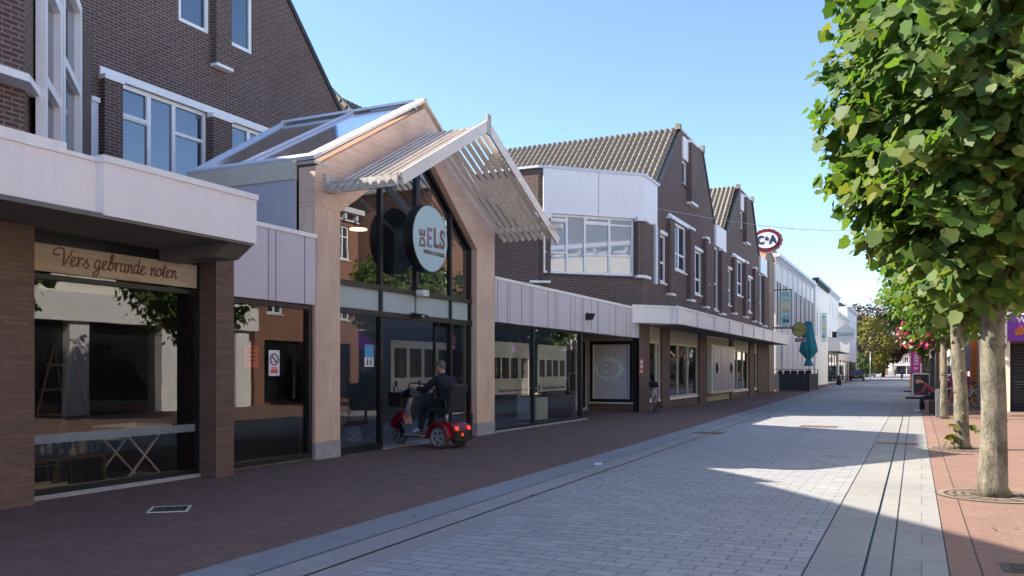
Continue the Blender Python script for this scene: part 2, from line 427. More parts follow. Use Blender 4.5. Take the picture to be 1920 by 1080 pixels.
def figure(name, joints, bones, mats, parent=None, sub=2, loc=None):
    """joints: {k:(pos, r)}; bones: [(a,b,mat index)]; one skinned continuous surface"""
    ks = list(joints); idx = {k: i for i, k in enumerate(ks)}
    me = bpy.data.meshes.new(name); me.from_pydata([joints[k][0] for k in ks], [(idx[a], idx[b]) for a, b, _ in bones], [])
    o = bpy.data.objects.new(name, me); COL.objects.link(o)
    m = o.modifiers.new('s', 'SKIN'); m.branch_smoothing = .4
    for i, k in enumerate(ks):
        r = joints[k][1]; r = r if hasattr(r, '__len__') else (r, r); me.skin_vertices[0].data[i].radius = r
    me.skin_vertices[0].data[0].use_root = True
    ss = o.modifiers.new('u', 'SUBSURF'); ss.levels = sub; ss.render_levels = sub
    bpy.context.view_layer.update()
    ev = bpy.data.meshes.new_from_object(o.evaluated_get(bpy.context.evaluated_depsgraph_get())); bpy.data.objects.remove(o)
    ev.name = name
    r = finish(ev, name, mats, parent, True, loc=loc)
    seg = [(Vector(joints[a][0]), Vector(joints[b][0]), c) for a, b, c in bones]
    for p in ev.polygons:
        c = p.center; best = (9e9, 0)
        for a, b, mi in seg:
            d = b - a; t = max(0, min(1, (c - a).dot(d) / max(d.length_squared, 1e-9))); q = (a + d * t - c).length
            if q < best[0]: best = (q, mi)
        p.material_index = best[1]
    return r
plain('leaf_text', (.05, .12, .04), .6); plain('poster_pink', (.6, .35, .32), .6); plain('screen_cloth', (.035, .045, .06), .8)
plain('grate_stone', (.26, .20, .15), .8, var=.2); plain('grate_dark', (.07, .05, .04), .9); plain('concrete_dark', (.12, .13, .14), .8, var=.2)
plain('basket_mesh', (.02, .02, .02), .6); plain('seat_cloth', (.022, .022, .025), .7, bump=.002); plain('tail_red', (.35, .02, .02), .3); plain('plate_yellow', (.6, .45, .05), .5)
plain('flag_magenta', (.36, .03, .22), .7); plain('poster_dark', (.05, .05, .045), .5, var=.5, scale=7); plain('rust', (.19, .10, .07), .85, var=.25, scale=15)
leafmat('fallen', [(.25, .15, .05), (.35, .25, .08), (.5, .45, .35)], .1); dglass('film_pane', (.58, .55, .60), 1.45, .2)
tile_mat('tile_brown', (.15, .12, .10), (.22, .18, .14))
plain('lamp_glow', (.9, .7, .4), .6, emit=((1, .72, .38), 2.0))
plain('red_dark', (.14, .004, .012), .25)

def _px(s, u, v, d=0):
    """a, z where the view ray meets the wall plane pushed out by d"""
    r = _ray(u, v); o = s.o + s.n * d; t = s.n.dot(o) / s.n.dot(Vector((r.x, r.y, 0)))
    return (Vector((r.x, r.y, 0)) * t - o).dot(s.t), CAMZ + t * r.z
Wall.px = _px

# ---------------------------------------------------------------- ground
def sheet(name, rows, z, mat, kind='structure'):
    mb = MB()
    for (y0, a0, b0), (y1, a1, b1) in zip(rows, rows[1:]): mb.face([(a0, y0, z), (b0, y0, z), (b1, y1, z), (a1, y1, z)])
    o = mb.build(name, mat); tag(o, kind=kind); return o
brick('paver_red_border', (.31, .19, .145), (.25, .16, .125), (.15, .10, .08), bw=9, rh=.2, ms=.004, bump=.004)
plain('film_stripe', (.20, .24, .27), .4)
plain('earth', (.20, .19, .18), .95, var=.15, scale=.2)
g = MB(); g.face([(-1500, -1500, -.03), (1500, -1500, -.03), (1500, 1500, -.03), (-1500, 1500, -.03)])
tag(g.build('ground', 'earth'), kind='structure')
YS = [-30, 0, 8, 16, 28, 40, 60, 90, 140, 260]
KL = lambda y: -4.60 - .029 * y if y < 16 else -5.064 - .0372 * (y - 16)
KR = lambda y: -.33 - .0065 * y
sheet('pavement', [(y, -14, KL(y)) for y in YS], 0, 'paver_brown')
sheet('kerb', [(y, KL(y), KL(y) + .46) for y in YS], 0, 'slab_blue')
sheet('gutter', [(y, KL(y) + .46, KL(y) + .475) for y in YS], -.004, 'seam')
sheet('gutter', [(y, KL(y) + .475, KL(y) + .80) for y in YS], -.002, 'slab_grey')
sheet('gutter', [(y, KL(y) + .80, KL(y) + .83) for y in YS], -.012, 'seam')
sheet('gutter', [(y, KL(y) + .83, KL(y) + 1.10) for y in YS], -.002, 'slab_grey')
sheet('road', [(y, KL(y) + 1.10, KR(y) - .40) for y in YS], 0, 'paver_grey')
sheet('gutter', [(y, KR(y) - .40, KR(y) - .385) for y in YS], -.004, 'seam')
sheet('gutter', [(y, KR(y) - .385, KR(y) - .012) for y in YS], .001, 'slab_grey')
sheet('gutter', [(y, KR(y) - .012, KR(y) + .012) for y in YS], -.02, 'dark_frame')
sheet('gutter', [(y, KR(y) + .012, KR(y) + .17) for y in YS], .001, 'slab_grey')
sheet('gutter', [(y, KR(y) + .17, KR(y) + .185) for y in YS], -.004, 'seam')
sheet('kerb', [(y, KR(y) + .185, KR(y) + .55) for y in YS], .001, 'slab_grey')
sheet('pavement', [(y, KR(y) + .55, KR(y) + .56) for y in YS], -.004, 'seam')
sheet('pavement', [(y, KR(y) + .56, KR(y) + .76) for y in YS], 0, 'paver_red_border')
sheet('pavement', [(y, KR(y) + .76, KR(y) + .77) for y in YS], -.004, 'seam')
sheet('pavement', [(y, KR(y) + .77, 16) for y in YS], 0, 'paver_red')

# ---------------------------------------------------------------- left brick building with the nut shop
XF, XA = -8.8, -14.9
FW = Wall((XF, 0), (0, 1))
AW = Wall((XA, 0), (0, 1))
bA = thing('brick_building', 'dark brown brick gabled building at the left edge with white canopy over the shop window', 'building', (XA, 9, 0))
bA_loc = Vector((XA, 9, 0))
def part(mb, name, mat, root, **k):
    o = mb.build(name, mat, root, **k)
    return o
# parts are modelled in world space; keep them there
def hold(root):
    """undo the root's transform for parts modelled in world space"""
    bpy.context.view_layer.update()
    for c in kids(root):
        if not c.get('_local'): c.matrix_parent_inverse = root.matrix_world.inverted()

r0 = onx(537, 0, XA); r1 = onx(640, 218, XA)
sl = (r1[1] - r0[1]) / (r1[0] - r0[0])
zt_ = 11.3; yt = r0[0] + (zt_ - r0[1]) / sl
yb = r1[0] + (5.6 - r1[1]) / sl
ProfA = [(10.5, 6.5), (10.6, 9.0), (12.9, zt_), (yt, zt_), (yb, 5.6)]  # left roofline above the frame shaped for its shadow on the road
def A2(u, v): return AW.px(u, v)
l0, l1 = A2(185, 122), A2(525, 246)
w1 = (A2(222, 160)[0], A2(388, 210)[0]); w2 = (A2(427, 235)[0], A2(521, 262)[0])
zt1 = A2(222, 152)[1]; zb1 = 5.3
u1 = (A2(335, 0)[0], A2(393, 0)[0]); u2 = (A2(428, 0)[0], A2(474, 0)[0]); zu = A2(393, 65)[1]
holes = [(w1[0], w1[1], zb1, zt1), (w2[0], w2[1] + .9, zb1, zt1), (u1[0], u1[1], zu, 11.1), (u2[0], u2[1], zu, 11.1)]
mb = MB(); AW.skin(mb, ProfA, 3.3, holes, .14)
part(mb, 'wall', 'brick_brown', bA)
cA = (w1[0] * .56 + w1[1] * .44)
c1 = A2(282, 200)[0]; c2 = A2(328, 200)[0]
def win(W, root, *a, **k):
    o = W.window(root, *a, **k); return o
win(AW, bA, w1[0], w1[1], zb1, zt1, cols=(c1, c2), rows=[(A2(278, 232)[1], w1[0], c1), (A2(360, 258)[1], c2, w1[1])], fw=.09, sash=[(w1[0] + .03, c1, A2(278, 232)[1], zt1 - .03)])
c3 = A2(468, 250)[0]
win(AW, bA, w2[0], w2[1] + .9, zb1, zt1, cols=(c3, w2[1]), rows=[A2(440, 283)[1]], fw=.09)
win(AW, bA, u1[0], u1[1], zu, 11.1, fw=.1, rows=[10.6]); win(AW, bA, u2[0], u2[1], zu, 11.1, fw=.1, rows=[10.6])
mb = MB(); AW.bx(mb, l0[0], w2[1] + 1.2, zt1, zt1 + .16, -.02, .05); part(mb, 'lintel', 'white_trim', bA)
for a, b, z0, z1 in ((l0[0] + .02, w1[0] - .02, 3.4, zt1), (w1[1] + .02, w2[0] - .02, 3.4, zt1), (u1[1] + .05, u2[0] - .05, A2(410, 125)[1], zt_ - .1)):
    mb = MB(); AW.bx(mb, a, b, z0, z1 - .1, -.02, .16); part(mb, 'pier', 'brick_brown', bA)
    mb = MB(); AW.bx(mb, a - .02, b + .02, z1 - .1, z1, -.02, .19)
    part(mb, 'pier_cap', 'white_trim', bA)
    if z0 > 5: mb = MB(); AW.bx(mb, a - .02, b + .02, z0 - .07, z0, -.02, .2); part(mb, 'pier_foot', 'white_trim', bA)
mb = MB(); AW.bx(mb, A2(168, 0)[0], A2(181, 0)[0], 3.4, A2(170, 190)[1], 0, .05); part(mb, 'window_strip', 'trim_cool', bA)
mb = MB(); AW.bx(mb, A2(168, 0)[0] - .02, A2(181, 0)[0] + .02, A2(170, 190)[1], A2(170, 181)[1], 0, .09); part(mb, 'lintel', 'white_trim', bA)
# roof behind the gable, with a dark verge
mb = MB()
for (a0, z0), (a1, z1) in zip(ProfA, ProfA[1:]):
    d = Vector((0, a1 - a0, z1 - z0)).normalized(); nn = Vector((0, -d.z, d.y))
    if nn.z < 0: nn = -nn
    p0, p1 = Vector((XA + .05, a0, z0)), Vector((XA + .05, a1, z1))
    mb.prism([p0, p1, p1 + nn * .12, p0 + nn * .12], (-9, 0, 0))
part(mb, 'roof', 'tile_dark', bA)
def pantiles(root, P, ax, up, la, lu, pitch=.235, course=.34, mat='tile_grey', amp=.065, name='roof'):
    ax = Vector(ax).normalized(); up = Vector(up).normalized(); n = ax.cross(up).normalized()
    if n.z < 0: n = -n
    nu = int(la / pitch) * 8; nc = int(math.ceil(lu / course)); vs = []; fs = []
    rows = []
    for c in range(nc):
        rows += [(c * course, .03), (min((c + 1) * course, lu) - .004, .0)]
    for h, o in rows:
        for i in range(nu + 1):
            t = i / 8.; k = t % 1
            hgt = amp * (1 - abs(2 * ((k * 1.7) if k < .588 else 1) - 1) ** 2.4) if k < .588 else -.03
            off = .03 * (int(h / course + .01) % 2) * 0
            vs.append(tuple(Vector(P) + ax * (t * pitch + off) + up * h + n * (hgt + o)))
    w_ = nu + 1
    for j in range(len(rows) - 1):
        for i in range(nu): fs.append((j * w_ + i, j * w_ + i + 1, (j + 1) * w_ + i + 1, (j + 1) * w_ + i))
    m_ = MB(); m_.mesh(vs, fs); return part(m_, name, mat, root)
# low roof, its shade put into dark tiles, ridge along the street, right of the gable
XB = -18
q0 = onx(634, 183, XB); q1 = onx(712, 216, XB)
pantiles(bA, (XB + 2.0, q0[0] - .1, q0[1] - 2.0), (0, 1, 0), (-1, 0, 1), q1[0] - q0[0] + .2, 2.83, mat='tile_dark', name='low_roof')
mb = MB()
for i in range(9): mb.bar((XB + 2.05 - i * .25, q0[0] - .12, q0[1] - 2.0 + i * .25), (XB + 1.75 - i * .25, q0[0] - .12, q0[1] - 1.68 + i * .25), .2, .12)
part(mb, 'verge_tile', 'tile_grey', bA)  # verge in the lighter tile colour, as if sunlit
mb = MB(); mb.prism([(XB + 2, q0[0] - .1, q0[1] - 2.1), (XB, q0[0] - .1, q0[1] - .1), (XB, q0[0] - .1, 4), (XB + 2, q0[0] - .1, 4)], (0, q1[0] - q0[0] + .1, 0)); part(mb, 'low_wall', 'brick_brown', bA)

# projecting bay with the 45 degree side
XB2 = -10.3
yb1 = 7.1
BW = Wall((XB2, -6), (0, 1)); CW = Wall((XB2, yb1), (-1, 1))
Lc = (XB2 - XA) * math.sqrt(2)
zsl = 5.12
mb = MB(); BW.skin(mb, [(0, 8.9), (yb1 + 6 - 2.4, 8.6), (yb1 + 6, 6.4)], zsl + .1); CW.skin(mb, [(0, 6.4), (2.0, 6.98), (Lc * .7, 7.5), (Lc, 8.2)], zsl + .1); part(mb, 'bay_wall', 'brick_brown', bA)  # top edges, out of view, shaped so sun patches reach the road
mb = MB(); mb.prism([(XB2 - .3, -6, 3.3), (XB2 - .3, yb1 + .22, 3.3), (XA, yb1 + (XB2 - XA) - .08, 3.3), (XA, -6, 3.3)], (0, 0, zsl - 3.3)); part(mb, 'bay_base', 'brick_brown', bA)
mb = MB(); mb.prism([(XB2 + .06, -6, zsl), (XB2 + .06, yb1 + .04, zsl), (XB2 - .42, yb1 + .54, zsl), (XB2 - 1, yb1, zsl), (XB2 - 1, -6, zsl)], (0, 0, .1)); part(mb, 'bay_sill', 'white_trim', bA)
mb = MB(); mb.face([(XB2, -6, 8.6), (XB2, yb1 - 2.4, 8.6), (XA, yb1 - 2.4, 8.6), (XA, -6, 8.6)]); mb.face([(XB2, yb1 - 2.4, 8.6), (XB2, yb1, 6.4), (XA, yb1 + XB2 - XA, 8.0), (XA, yb1 - 2.4, 8.6)]); mb.face([(XA, -6, 3), (XA, 11, 3), (XA, 11, 8.0), (XA, yb1 - 2.4, 8.6), (XA, -6, 8.6)]); part(mb, 'bay_roof', 'tile_dark', bA)
cc0 = CW.px(62, 100)[0]; cc1 = CW.px(98, 100)[0]; cc2 = CW.px(136, 100)[0]
for a, b in ((cc0, cc1 - .05), (cc1 + .05, cc2)):
    CW.window(bA, a, b, 3.6, 7.7 if a > 2 else 6.9, depth=-.03, fd=.12, rows=[4.7, 6.2] if a > 2 else [5.4], fw=.17, name='window')
# ground floor: pillars, shop window with the wooden sign, soffit, canopy
WP = Wall((XF - .05, 0), (0, 1))
for a, b, d, z1 in ((2.2, 6.05, .25, 3.0), (8.62, 8.95, .30, 3.0)):
    mb = MB(); WP.bx(mb, a, b, 0, z1, -.5 if a < 5 else -.25, d); part(mb, 'pillar', 'brick_pillar', bA)
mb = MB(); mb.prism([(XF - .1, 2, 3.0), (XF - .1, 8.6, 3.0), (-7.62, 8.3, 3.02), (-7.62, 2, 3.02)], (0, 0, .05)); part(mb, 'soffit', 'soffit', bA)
mb = MB(); WP.bx(mb, 6.05, 8.66, 2.94, 3.0, -.06, .0); part(mb, 'head_frame', 'dark_frame', bA)
win(WP, bA, 6.05, 8.66, .05, 2.94, depth=.08, fd=.08, fw=.07, rows=[2.5], frame='dark_frame', pane='shop_glass', name='shop_window')
mb = MB(); WP.bx(mb, 5.9, 8.7, 0, .05, -.1, .02); part(mb, 'threshold', 'concrete', bA)
mb = MB(); WP.bx(mb, 6.12, 8.60, .62, .72, -.062, -.055); part(mb, 'film_stripe', 'film_stripe', bA)
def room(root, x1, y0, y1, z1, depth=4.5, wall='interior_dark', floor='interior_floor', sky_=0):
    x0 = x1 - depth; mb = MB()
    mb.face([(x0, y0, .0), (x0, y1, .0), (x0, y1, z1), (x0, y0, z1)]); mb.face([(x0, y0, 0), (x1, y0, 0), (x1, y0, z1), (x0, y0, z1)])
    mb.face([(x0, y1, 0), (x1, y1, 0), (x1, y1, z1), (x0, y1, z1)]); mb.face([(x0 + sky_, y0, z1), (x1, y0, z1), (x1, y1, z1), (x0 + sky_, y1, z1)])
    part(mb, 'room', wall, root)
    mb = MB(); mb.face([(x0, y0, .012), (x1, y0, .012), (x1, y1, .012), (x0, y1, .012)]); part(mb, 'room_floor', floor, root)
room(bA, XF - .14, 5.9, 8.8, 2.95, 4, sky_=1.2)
# canopy: set-back stretch at the left, proud stretch at the right
CX = -7.6; cy0 = onx(195, 300, CX)[0]; cy1 = onx(481, 370, CX)[0]
mb = MB(); mb.box(XF - .3, CX, cy0, cy1, 3.05, 3.6); mb.box(XF - .3, CX - .12, 1.5, cy0, 3.05, 3.61); part(mb, 'canopy', 'white_panel', bA)
mb = MB(); mb.box(XF - .4, CX + .02, cy0 - .02, cy1 + .02, 3.6, 3.67); mb.box(XF - .4, CX - .1, cy0 - .35, cy0 - .02, 3.61, 3.655); mb.box(XF - .4, CX - .1, 1.5, cy0 - .35, 3.61, 3.72); part(mb, 'canopy_coping', 'white_trim', bA)
mb = MB(); mb.box(CX - .001, CX + .001, onx(278, 310, CX)[0] - .002, onx(278, 310, CX)[0] + .002, 3.6, 3.66); part(mb, 'canopy_joint', 'seam', bA)
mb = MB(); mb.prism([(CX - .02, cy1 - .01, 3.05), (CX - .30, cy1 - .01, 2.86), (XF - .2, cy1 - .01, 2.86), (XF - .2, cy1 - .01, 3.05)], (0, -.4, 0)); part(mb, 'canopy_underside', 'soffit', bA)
mb = MB(); mb.prism([(XF - 2.4, -6, 3.45), (XF - 2.4, 9.1, 3.45), (XF, 9.1, 3.45), (XF, -6, 3.45)], (0, 0, .08)); part(mb, 'flat_roof', 'seam', bA)
hold(bA)

# wooden sign in the shop window with script lettering
sg = thing('shop_sign', 'pale wooden board with brown script lettering reading Vers gebrande noten above the left shop window', 'sign', (XF - .1, 7.3, 2.55))
mb = MB(); WP.bx(mb, 6.12, 8.60, 2.56, 2.92, -.045, -.02); b_ = part(mb, 'board', 'sign_wood', sg)
GL = {  # simple pen strokes, x-height 1
 'V': ([[(-.55, 1.35), (-.3, 1.65), (.0, 1.8), (.35, 1.7), (.45, 1.3), (.5, .6), (.55, 0), (.85, .6), (1.1, 1.25), (1.2, 1.7)], [(-.55, 1.35), (-.45, 1.05), (-.15, 1.0), (.05, 1.1)]], 1.15),
 'e': ([[(0, .15), (.3, .55), (.45, .85), (.3, 1), (.1, .75), (.08, .3), (.25, 0), (.5, .1), (.7, .3)]], .65),
 'r': ([[(0, .85), (.1, .98), (.13, 0), (.2, .55), (.34, .92), (.55, .98), (.62, .85)]], .62),
 's': ([[(0, .15), (.35, .95), (.3, .65), (.55, .35), (.45, 0), (.15, .05)]], .6),
 'g': ([[(.5, .85), (.25, 1), (.03, .6), (.08, .15), (.3, .05), (.5, .5), (.53, .95), (.5, 0), (.42, -.6), (.15, -.75), (.0, -.5), (.6, .1), (.75, .3)]], .75),
 'b': ([[(0, .2), (.35, 1.1), (.4, 1.75), (.25, 1.8), (.18, 1.2), (.12, .3), (.25, 0), (.5, .25), (.55, .7), (.4, .85), (.7, .85)]], .7),
 'a': ([[(.5, .85), (.25, 1), (.03, .6), (.08, .15), (.3, .05), (.5, .5), (.53, .95), (.52, .2), (.62, .02), (.8, .25)]], .75),
 'n': ([[(0, .8), (.1, .95), (.12, 0), (.2, .6), (.38, .98), (.5, .8), (.5, .15), (.6, .02), (.78, .25)]], .72),
 'd': ([[(.5, .85), (.25, 1), (.03, .6), (.08, .15), (.3, .05), (.5, .6), (.58, 1.8)], [(.58, 1.8), (.52, .2), (.62, .02), (.8, .25)]], .75),
 'o': ([[(.3, 1), (.05, .7), (.08, .2), (.3, 0), (.52, .3), (.5, .8), (.3, 1), (.45, .8), (.7, .85)]], .65),
 't': ([[(.0, .2), (.25, 1.0), (.3, 1.55), (.22, .3), (.32, .02), (.5, .2)], [(.05, 1.1), (.5, 1.15)]], .5), ' ': ([], .55)}
def smooth(p, n=6):
    o = []
    for i in range(len(p) - 1):
        a, b, c, d = (Vector((*p[max(i - 1, 0)], 0)), Vector((*p[i], 0)), Vector((*p[i + 1], 0)), Vector((*p[min(i + 2, len(p) - 1)], 0)))
        for k in range(n):
            t = k / n; o.append(.5 * ((2 * b) + (c - a) * t + (2 * a - 5 * b + 4 * c - d) * t * t + (3 * b - a - 3 * c + d) * t ** 3))
    return o + [Vector((*p[-1], 0))]
mb = MB(); tw = sum(GL[c][1] for c in 'Vers gebrande noten'); sc = 1.72 / tw; x = 0; hsc = .108
for c in 'Vers gebrande noten':
    for st in GL[c][0]: mb.tube([WP.p(6.52 + (x + q.x + .12 * q.y) * sc, 2.655 + q.y * hsc, -.016) for q in smooth(st)], .009, 5)
    x += GL[c][1]
part(mb, 'lettering', 'sign_text', sg); hold(sg)

# things behind the shop glass
def tray_table():
    t = thing('tray_table', 'white folding tray table with crossed legs behind the shop glass', 'table', (-9.4, 7.95, .0), R(8))
    mb = MB(); mb.box(-.28, .28, -.42, .42, .66, .68)
    for s in (-1, 1): mb.box(-.3, .3, s * .43 - .01, s * .43 + .01, .66, .73); mb.box(s * .29 - .01, s * .29 + .01, -.42, .42, .66, .73)
    mb.build('tray', 'white_trim', t, bevel=.003)
    for s in (-1, 1):
        mb = MB(); mb.bar((s * .24, -.36, .02), (s * .24, .34, .66), .035, .02); mb.bar((s * .22, .36, .02), (s * .22, -.34, .66), .035, .02); mb.build('leg', 'white_trim', t)
    mb = MB(); mb.bar((-.24, -.36, .05), (.24, -.36, .05), .03); mb.bar((-.22, .36, .05), (.22, .36, .05), .03); mb.build('stretcher', 'white_trim', t)
tray_table()
t = thing('step_ladder', 'brown wooden stepladder leaning open behind the left shop glass', 'ladder', (-9.45, 7.0, 0))
for s in (-1, 1):
    mb = MB(); mb.bar((0, s * .24 - .35, 0), (0, s * .12, 1.75), .06, .03); mb.build('rail', 'wood_dark', t)
    mb = MB(); mb.bar((-.1, s * .24 + .45, 0), (-.05, s * .12 + .05, 1.75), .05, .03); mb.build('rear_rail', 'wood_dark', t)
for i in range(5):
    mb = MB(); z = .3 + i * .3; mb.box(-.06, .06, -.35 + z * .2 - .2, -.35 + z * .2 + .2, z, z + .03); mb.build('step', 'wood_dark', t)
def shelf(x, y, n, name, label, seed, where, top=.52):
    random.seed(seed); t = thing(name, label, 'shelf', (x, y, 0))
    mb = MB(); mb.box(-.2, .2, -n * .1, n * .1, top - .04, top); mb.build('board', 'wood_dark', t)
    for s in (-1, 1):
        mb = MB(); mb.box(-.18, .18, s * n * .09 - .02, s * n * .09 + .02, 0, top - .04); mb.build('support', 'wood_dark', t)
    for i in range(n):
        hh = random.uniform(.08, .24); r = random.uniform(.03, .05)
        j = thing('jar', ['first', 'second', 'third', 'fourth', 'fifth', 'sixth', 'seventh', 'eighth'][i] + ' jar from the left on the ' + where, 'jar', (x + random.uniform(-.1, .1), y - n * .09 + i * .18, top), 0, 'jars on the shop shelves')
        mb = MB(); mb.lathe([(r, 0), (r, hh * .75), (r * .5, hh * .9), (r * .5, hh)], (0, 0, 0), n=10)
        mb.build('glass_body', random.choice(['film_green', 'wood_dark', 'sign_wood', 'gold', 'silver']), j, True)
        mb = MB(); mb.lathe([(r * .6, hh), (r * .6, hh + .03)], (0, 0, 0), n=10); mb.build('lid', random.choice(['poster_red', 'gold', 'white_plastic']), j)
shelf(-9.35, 6.75, 7, 'low_shelf', 'low dark wooden shelf of jars beside the pillar behind the shop glass', 3, 'low shelf beside the brick pillar', top=.42)
shelf(-10.4, 8.0, 7, 'low_shelf', 'low dark shelf of jars behind the white tray table', 5, 'low shelf behind the white tray table', top=.3)
t = tag(MB().build('crate', 'sign_wood'), 'low yellow wooden crate on the floor in the left corner of the shop window', 'crate')
bpy.data.objects.remove(t)
t = thing('crate', 'low yellow wooden crate on the floor in the left corner of the shop window', 'crate', (-9.1, 6.5, .01))
mb = MB()
for z in (.0, .075):
    for s in (-1, 1): mb.box(s * .12 - .008, s * .12 + .008, -.22, .22, z, z + .065); mb.box(-.12, .12, s * .22 - .008, s * .22 + .008, z, z + .065)
mb.box(-.12, .12, -.22, .22, 0, .012); mb.build('slats', 'sign_wood', t)
mb = MB(); [mb.box(sx * .105 - .012, sx * .105 + .012, sy * .205 - .012, sy * .205 + .012, 0, .15) for sx in (-1, 1) for sy in (-1, 1)]; mb.build('corner_block', 'wood_dark', t)
for i, (yy, zz, xx) in enumerate(((7.05, 1.75, -12.6), (7.1, 1.2, -12.6))):
    t = thing('slate_board', ['upper', 'lower'][i] + ' of two arched black slate boards on the back wall of the left shop', 'board', (xx, yy, zz), 0)
    p = [(0, -.2, 0), (0, .2, 0), (0, .2, .3), (0, 0, .46), (0, -.2, .3)]
    mb = MB(); mb.prism([(.02 + a, b * .85, c * .9 + .02) for a, b, c in p], (.01, 0, 0)); mb.build('slate', 'interior_dark', t)
    mb = MB(); [mb.bar((.02, *p[k][1:]), (.02, *p[(k + 1) % 5][1:]), .03) for k in range(5)]; mb.build('frame', 'film_grey', t)

# ---------------------------------------------------------------- arcade entrance with its low cladding wings
bE = thing('arcade_entrance', 'modern arcade entrance with timber gable portal, glass front and grey cladding wings', 'entrance building', (XF, 14.3, 0))
e = lambda mb, name, mat, **k: part(mb, name, mat, bE, **k)
GX = XF - .18                                          # glazing plane
y0, y0b, y1b, y1 = 11.02, 11.67, 16.56, 17.42; yc = 14.38; zE, zP = 4.74, 6.6
for a, b in ((y0, y0b), (y1b, y1)):
    mb = MB(); FW.bx(mb, a, b, .28, 4.1, -.34, .0); e(mb, 'post', 'glulam_v', bevel=.008)
    mb = MB(); FW.bx(mb, a - .005, b + .005, 0, .28, -.35, .008); e(mb, 'post_base', 'concrete', bevel=.006)
ri = .78
def raft(ya, yb_, yin):
    return [(XF, ya, 4.1), (XF, ya, zE), (XF, yc, zP), (XF, yc, zP - ri), (XF, yin, 4.1)]
mb = MB(); mb.prism(raft(y0, y0b, y0b), (-.34, 0, 0)); e(mb, 'rafter', 'glulam_h', bevel=.006)
mb = MB(); mb.prism([(XF, y1, 4.1), (XF, y1, zE), (XF, yc + .003, zP), (XF, yc + .003, zP - ri), (XF, y1b, 4.1)], (-.34, 0, 0)); e(mb, 'rafter', 'glulam_h', bevel=.006)
# curtain wall in the gable
GW = Wall((GX, 0), (0, 1))
my = [onx(u, 500, GX)[0] for u in (712, 779, 843)]
zA, zB = 2.96, 2.48
def gz(y, off=0): return (zP - ri - off) - abs(y - yc) * (zP - ri - 4.1) / ((yc - y0b) if y < yc else (y1b - yc))
mb = MB()
for y in my: mb.box(GX - .06, GX + .05, y - .035, y + .035, zA if y != my[0] else 0, gz(y))
mb.box(GX - .06, GX + .047, my[2] - .034, my[2] + .034, 0, zA)
mb.box(GX - .06, GX + .055, yc - .03, yc + .03, zB if 0 else 4.6, gz(yc))
mb.box(GX - .06, GX + .06, y0b, y1b, zA - .045, zA + .045); mb.box(GX - .06, GX + .058, y0b, y1b, zB - .05, zB + .05)
mb.box(GX - .06, GX + .04, y0b, y0b + .06, 0, 4.1); mb.box(GX - .06, GX + .04, y1b - .07, y1b, 0, 4.1)
mb.bar((GX, y0b, 4.1), (GX, yc, zP - ri - .04), .1, .1, (1, 0, 0)); mb.bar((GX, y1b, 4.1), (GX, yc, zP - ri - .04), .1, .1, (1, 0, 0))
mb.box(GX - .05, GX + .045, y0b + .06, my[0] - .035, 0, .12); mb.box(GX - .05, GX + .045, my[2] + .035, y1b - .07, 0, .1)
e(mb, 'glazing_frame', 'dark_frame')
for (a, b, za, zb_) in [(y0b, my[0], zA, None), (my[0], my[1], zA, None), (my[1], my[2], zA, None), (my[2], y1b, zA, None)]:
    mb = MB(); pts = [(GX, a, za), (GX, b, za), (GX, b, gz(b))]
    if a < yc < b: pts.append((GX, yc, gz(yc)))
    pts.append((GX, a, gz(a))); mb.face(pts); e(mb, 'gable_pane', 'portal_glass')
ed = [y0b + .06, my[0], my[1], my[2], y1b - .07]
for a, b in zip(ed, ed[1:]):
    mb = MB(); mb.box(GX - .03, GX + .0, a + .035, b - .035, zB + .05, zA - .045); e(mb, 'frosted_panel', 'frost')
for a, b in ((ed[0], my[0]), (my[2], ed[4])):
    mb = MB(); mb.face([(GX, a, .05), (GX, b, .05), (GX, b, zB), (GX, a, zB)]); e(mb, 'side_pane', 'shop_glass')
d0, d1 = my[2] - .42, my[2] + .05
dr = MB(); dr.box(GX - .16, GX - .12, d0, d0 + .06, .02, zB - .05); dr.box(GX - .16, GX - .12, d1 + .9, d1 + .96, .02, zB - .05); dr.box(GX - .16, GX - .12, d0, d1 + .96, .02, .1); dr.box(GX - .16, GX - .12, d0, d1 + .96, zB - .12, zB - .05)
do = e(dr, 'sliding_door', 'dark_frame')
g = MB(); g.face([(GX - .14, d0, .05), (GX - .14, d1 + .96, .05), (GX - .14, d1 + .96, zB - .06), (GX - .14, d0, zB - .06)]); g.build('pane', 'shop_glass', do)
mb = MB(); mb.box(GX - .3, GX + .12, my[0], my[2], .0, .022); e(mb, 'threshold', 'silver')
# inner lobby
mb = MB(); X0 = GX - .12
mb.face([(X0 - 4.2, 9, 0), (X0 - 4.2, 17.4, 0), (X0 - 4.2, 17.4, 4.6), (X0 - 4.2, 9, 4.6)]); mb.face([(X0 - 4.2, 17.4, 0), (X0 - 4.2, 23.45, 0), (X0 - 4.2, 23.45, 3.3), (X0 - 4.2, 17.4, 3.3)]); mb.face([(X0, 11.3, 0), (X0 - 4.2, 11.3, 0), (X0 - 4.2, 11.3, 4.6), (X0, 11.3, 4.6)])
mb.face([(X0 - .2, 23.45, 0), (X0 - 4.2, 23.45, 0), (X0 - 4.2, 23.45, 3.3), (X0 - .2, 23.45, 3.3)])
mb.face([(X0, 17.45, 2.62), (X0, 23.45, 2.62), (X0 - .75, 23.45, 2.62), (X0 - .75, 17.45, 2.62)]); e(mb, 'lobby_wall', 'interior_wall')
mb = MB(); mb.face([(X0 + .1, 11, .013), (X0 - 4.2, 11, .013), (X0 - 4.2, 23.45, .013), (X0 + .1, 23.45, .013)]); e(mb, 'lobby_floor', 'interior_floor')
